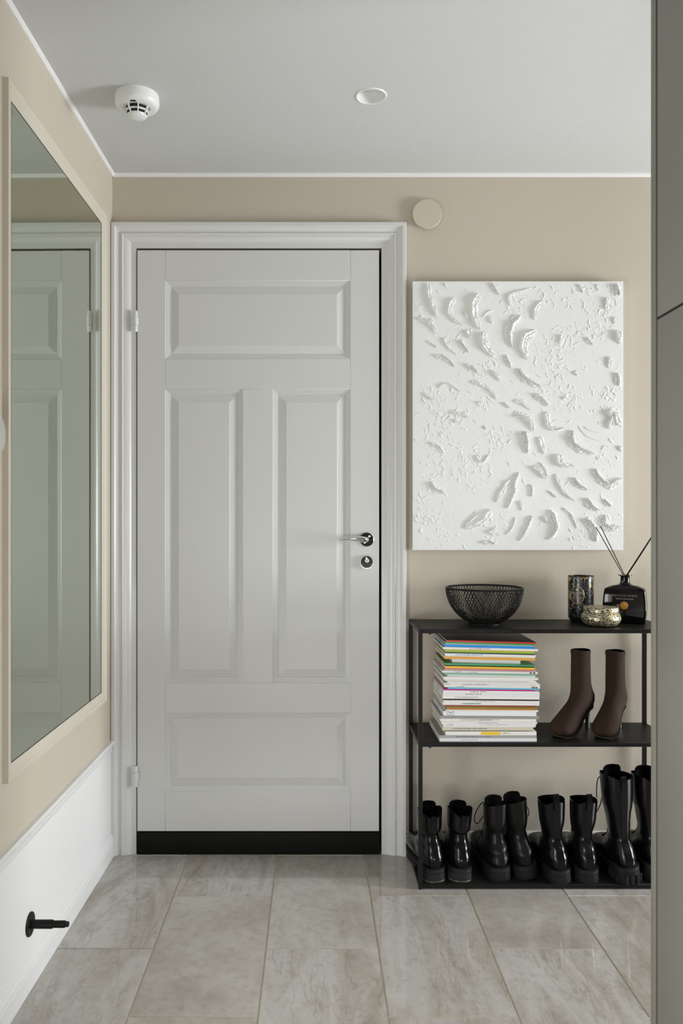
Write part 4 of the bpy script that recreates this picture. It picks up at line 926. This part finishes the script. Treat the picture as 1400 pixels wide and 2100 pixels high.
B('ankle_boot', 'low black leather boot with dusty heel, leftmost on the bottom shelf', (0.381, 2.512, ZL_), R(9), 0.205, 'ankle', roll=R(-2), seed=1)
B('ankle_boot', 'low black leather boot with dusty heel, second from the left shelf post', (0.460, 2.514, ZL_), R(6), 0.206, 'ankle', roll=R(2), seed=2)
B('lace_up_boot', 'black lace-up boot with a lace loop hanging at its left side', (0.583, 2.520, ZL_), R(5), 0.222, 'lace', roll=R(-1), seed=3)
B('lace_up_boot', 'black lace-up boot leaning left against its upright partner', (0.672, 2.528, ZL_+0.003), R(9), 0.230, 'lace', roll=R(-7), seed=4, mirror=-1)
B('chelsea_boot', 'black chelsea boot with thick sole, left one of the pull-tab pair', (0.767, 2.502, ZL_), R(4), 0.246, 'chelsea', roll=R(-4), seed=5)
B('chelsea_boot', 'black chelsea boot with upright pull tab, next to the tall boots', (0.852, 2.504, ZL_), R(3), 0.244, 'chelsea', roll=R(0), seed=6)
B('tall_boot', 'tall black lace-up boot with deep-lugged sole on the bottom shelf', (0.978, 2.500, ZL_), R(4), 0.322, 'tall', roll=R(-4), seed=7)
B('tall_boot', 'tall black boot partly hidden behind the wardrobe edge', (1.070, 2.520, ZL_), R(0), 0.312, 'tall', roll=R(-2), seed=8, mirror=-1)

def sock_boot(label, loc, rz, hgt, seed):
    root = empty('heeled_ankle_boot', loc, rz); tag(root, label, 'boot', 'pair of brown heeled boots')
    s = hgt
    prof = [(0.018, s, 0.079, s+0.002, 0.0300, 2.1), (0.017, s-0.012, 0.079, s-0.012, 0.0295, 2.1), (0.016, s*0.78, 0.080, s*0.785, 0.0298, 2.1), (0.012, s*0.60, 0.082, s*0.61, 0.0302, 2.1),
            (0.000, 0.130, 0.084, 0.136, 0.0310, 2.1), (-0.013, 0.110, 0.090, 0.119, 0.0325, 2.1), (-0.012, 0.088, 0.099, 0.107, 0.0330, 2.1), (0.008, 0.074, 0.110, 0.097, 0.0320, 2.2), (0.040, 0.064, 0.123, 0.088, 0.0315, 2.3),
            (0.070, 0.045, 0.137, 0.079, 0.0330, 2.4), (0.098, 0.022, 0.153, 0.069, 0.0360, 2.4), (0.126, 0.008, 0.168, 0.059, 0.0385, 2.4), (0.152, 0.0045, 0.182, 0.049, 0.0380, 2.35), (0.176, 0.005, 0.194, 0.038, 0.0310, 2.3), (0.193, 0.010, 0.200, 0.025, 0.0150, 2.0)]
    rings, data = upper_rings(prof, 36, 56, lambda th: 0.002*math.cos(2*th), 0.006, seed)
    up = MB().loft(rings, True, False, True).build('upper', M['brown_knit'], root, True, angle=60)
    MB().loft([[(x*k_, 0.049+(y-0.049)*k_, z+d) for x, y, z in rings[0]] for k_, d in ((1.0, 0), (0.94, -0.0005), (0.92, -0.02), (0.90, -0.08))], True, False, True).build('lining', M['lining'], up, True)
    MB().loft([[(x*k_, 0.049+(y-0.049)*k_, s-0.014+d) for x, y, z in rings[0]] for k_, d in ((0.99, 0), (1.025, 0.001), (1.03, 0.012), (1.0, 0.0145))], True, False, False).build('cuff', M['brown_knit'], up, True)
    # thin sole following the arch, then the slim heel
    so_ = []
    for u, zb, ww in ((0.000, 0.083, 0.020), (0.012, 0.072, 0.025), (0.042, 0.062, 0.024), (0.070, 0.043, 0.026), (0.098, 0.020, 0.031), (0.126, 0.0062, 0.0345), (0.152, 0.0025, 0.034), (0.176, 0.0030, 0.027), (0.190, 0.0070, 0.014)):
        so_.append([(-ww, u, zb), (ww, u, zb), (ww*0.96, u, zb-0.0028 if zb > 0.006 else max(0.0003, zb-0.0028)), (-ww*0.96, u, zb-0.0028 if zb > 0.006 else max(0.0003, zb-0.0028))])
    MB().loft(so_).build('sole', M['brown_sole'], root, True)
    def hr(cu, hw_, hl, z): return [(hw_*math.cos(2*PI*j/16), cu+hl*math.sin(2*PI*j/16), z) for j in range(16)]
    MB().loft([hr(0.006, 0.0075, 0.0065, 0.0003), hr(0.006, 0.0075, 0.0065, 0.004), hr(0.0065, 0.0070, 0.0065, 0.025), hr(0.0085, 0.0090, 0.0085, 0.050), hr(0.0120, 0.0150, 0.0140, 0.068), hr(0.0135, 0.0190, 0.0165, 0.079)]).build('heel', M['heel_metal'], root, True)
    return root
def brown(label, px, Y, fx, fy, hgt, seed):
    l = math.hypot(fx, fy); fx /= l; fy /= l
    X = (px-643)*Y/1667
    sock_boot(label, (X-fx*0.049, Y-fy*0.049, ZM+0.0003), math.atan2(-fx, fy), hgt, seed)
brown('brown knit sock boot with slim heel, beside the magazines', 1190, 2.652, -0.74, -0.67, 0.262, 1)
brown('brown knit sock boot nearest the right shelf post', 1261, 2.656, -0.60, -0.80, 0.258, 2)
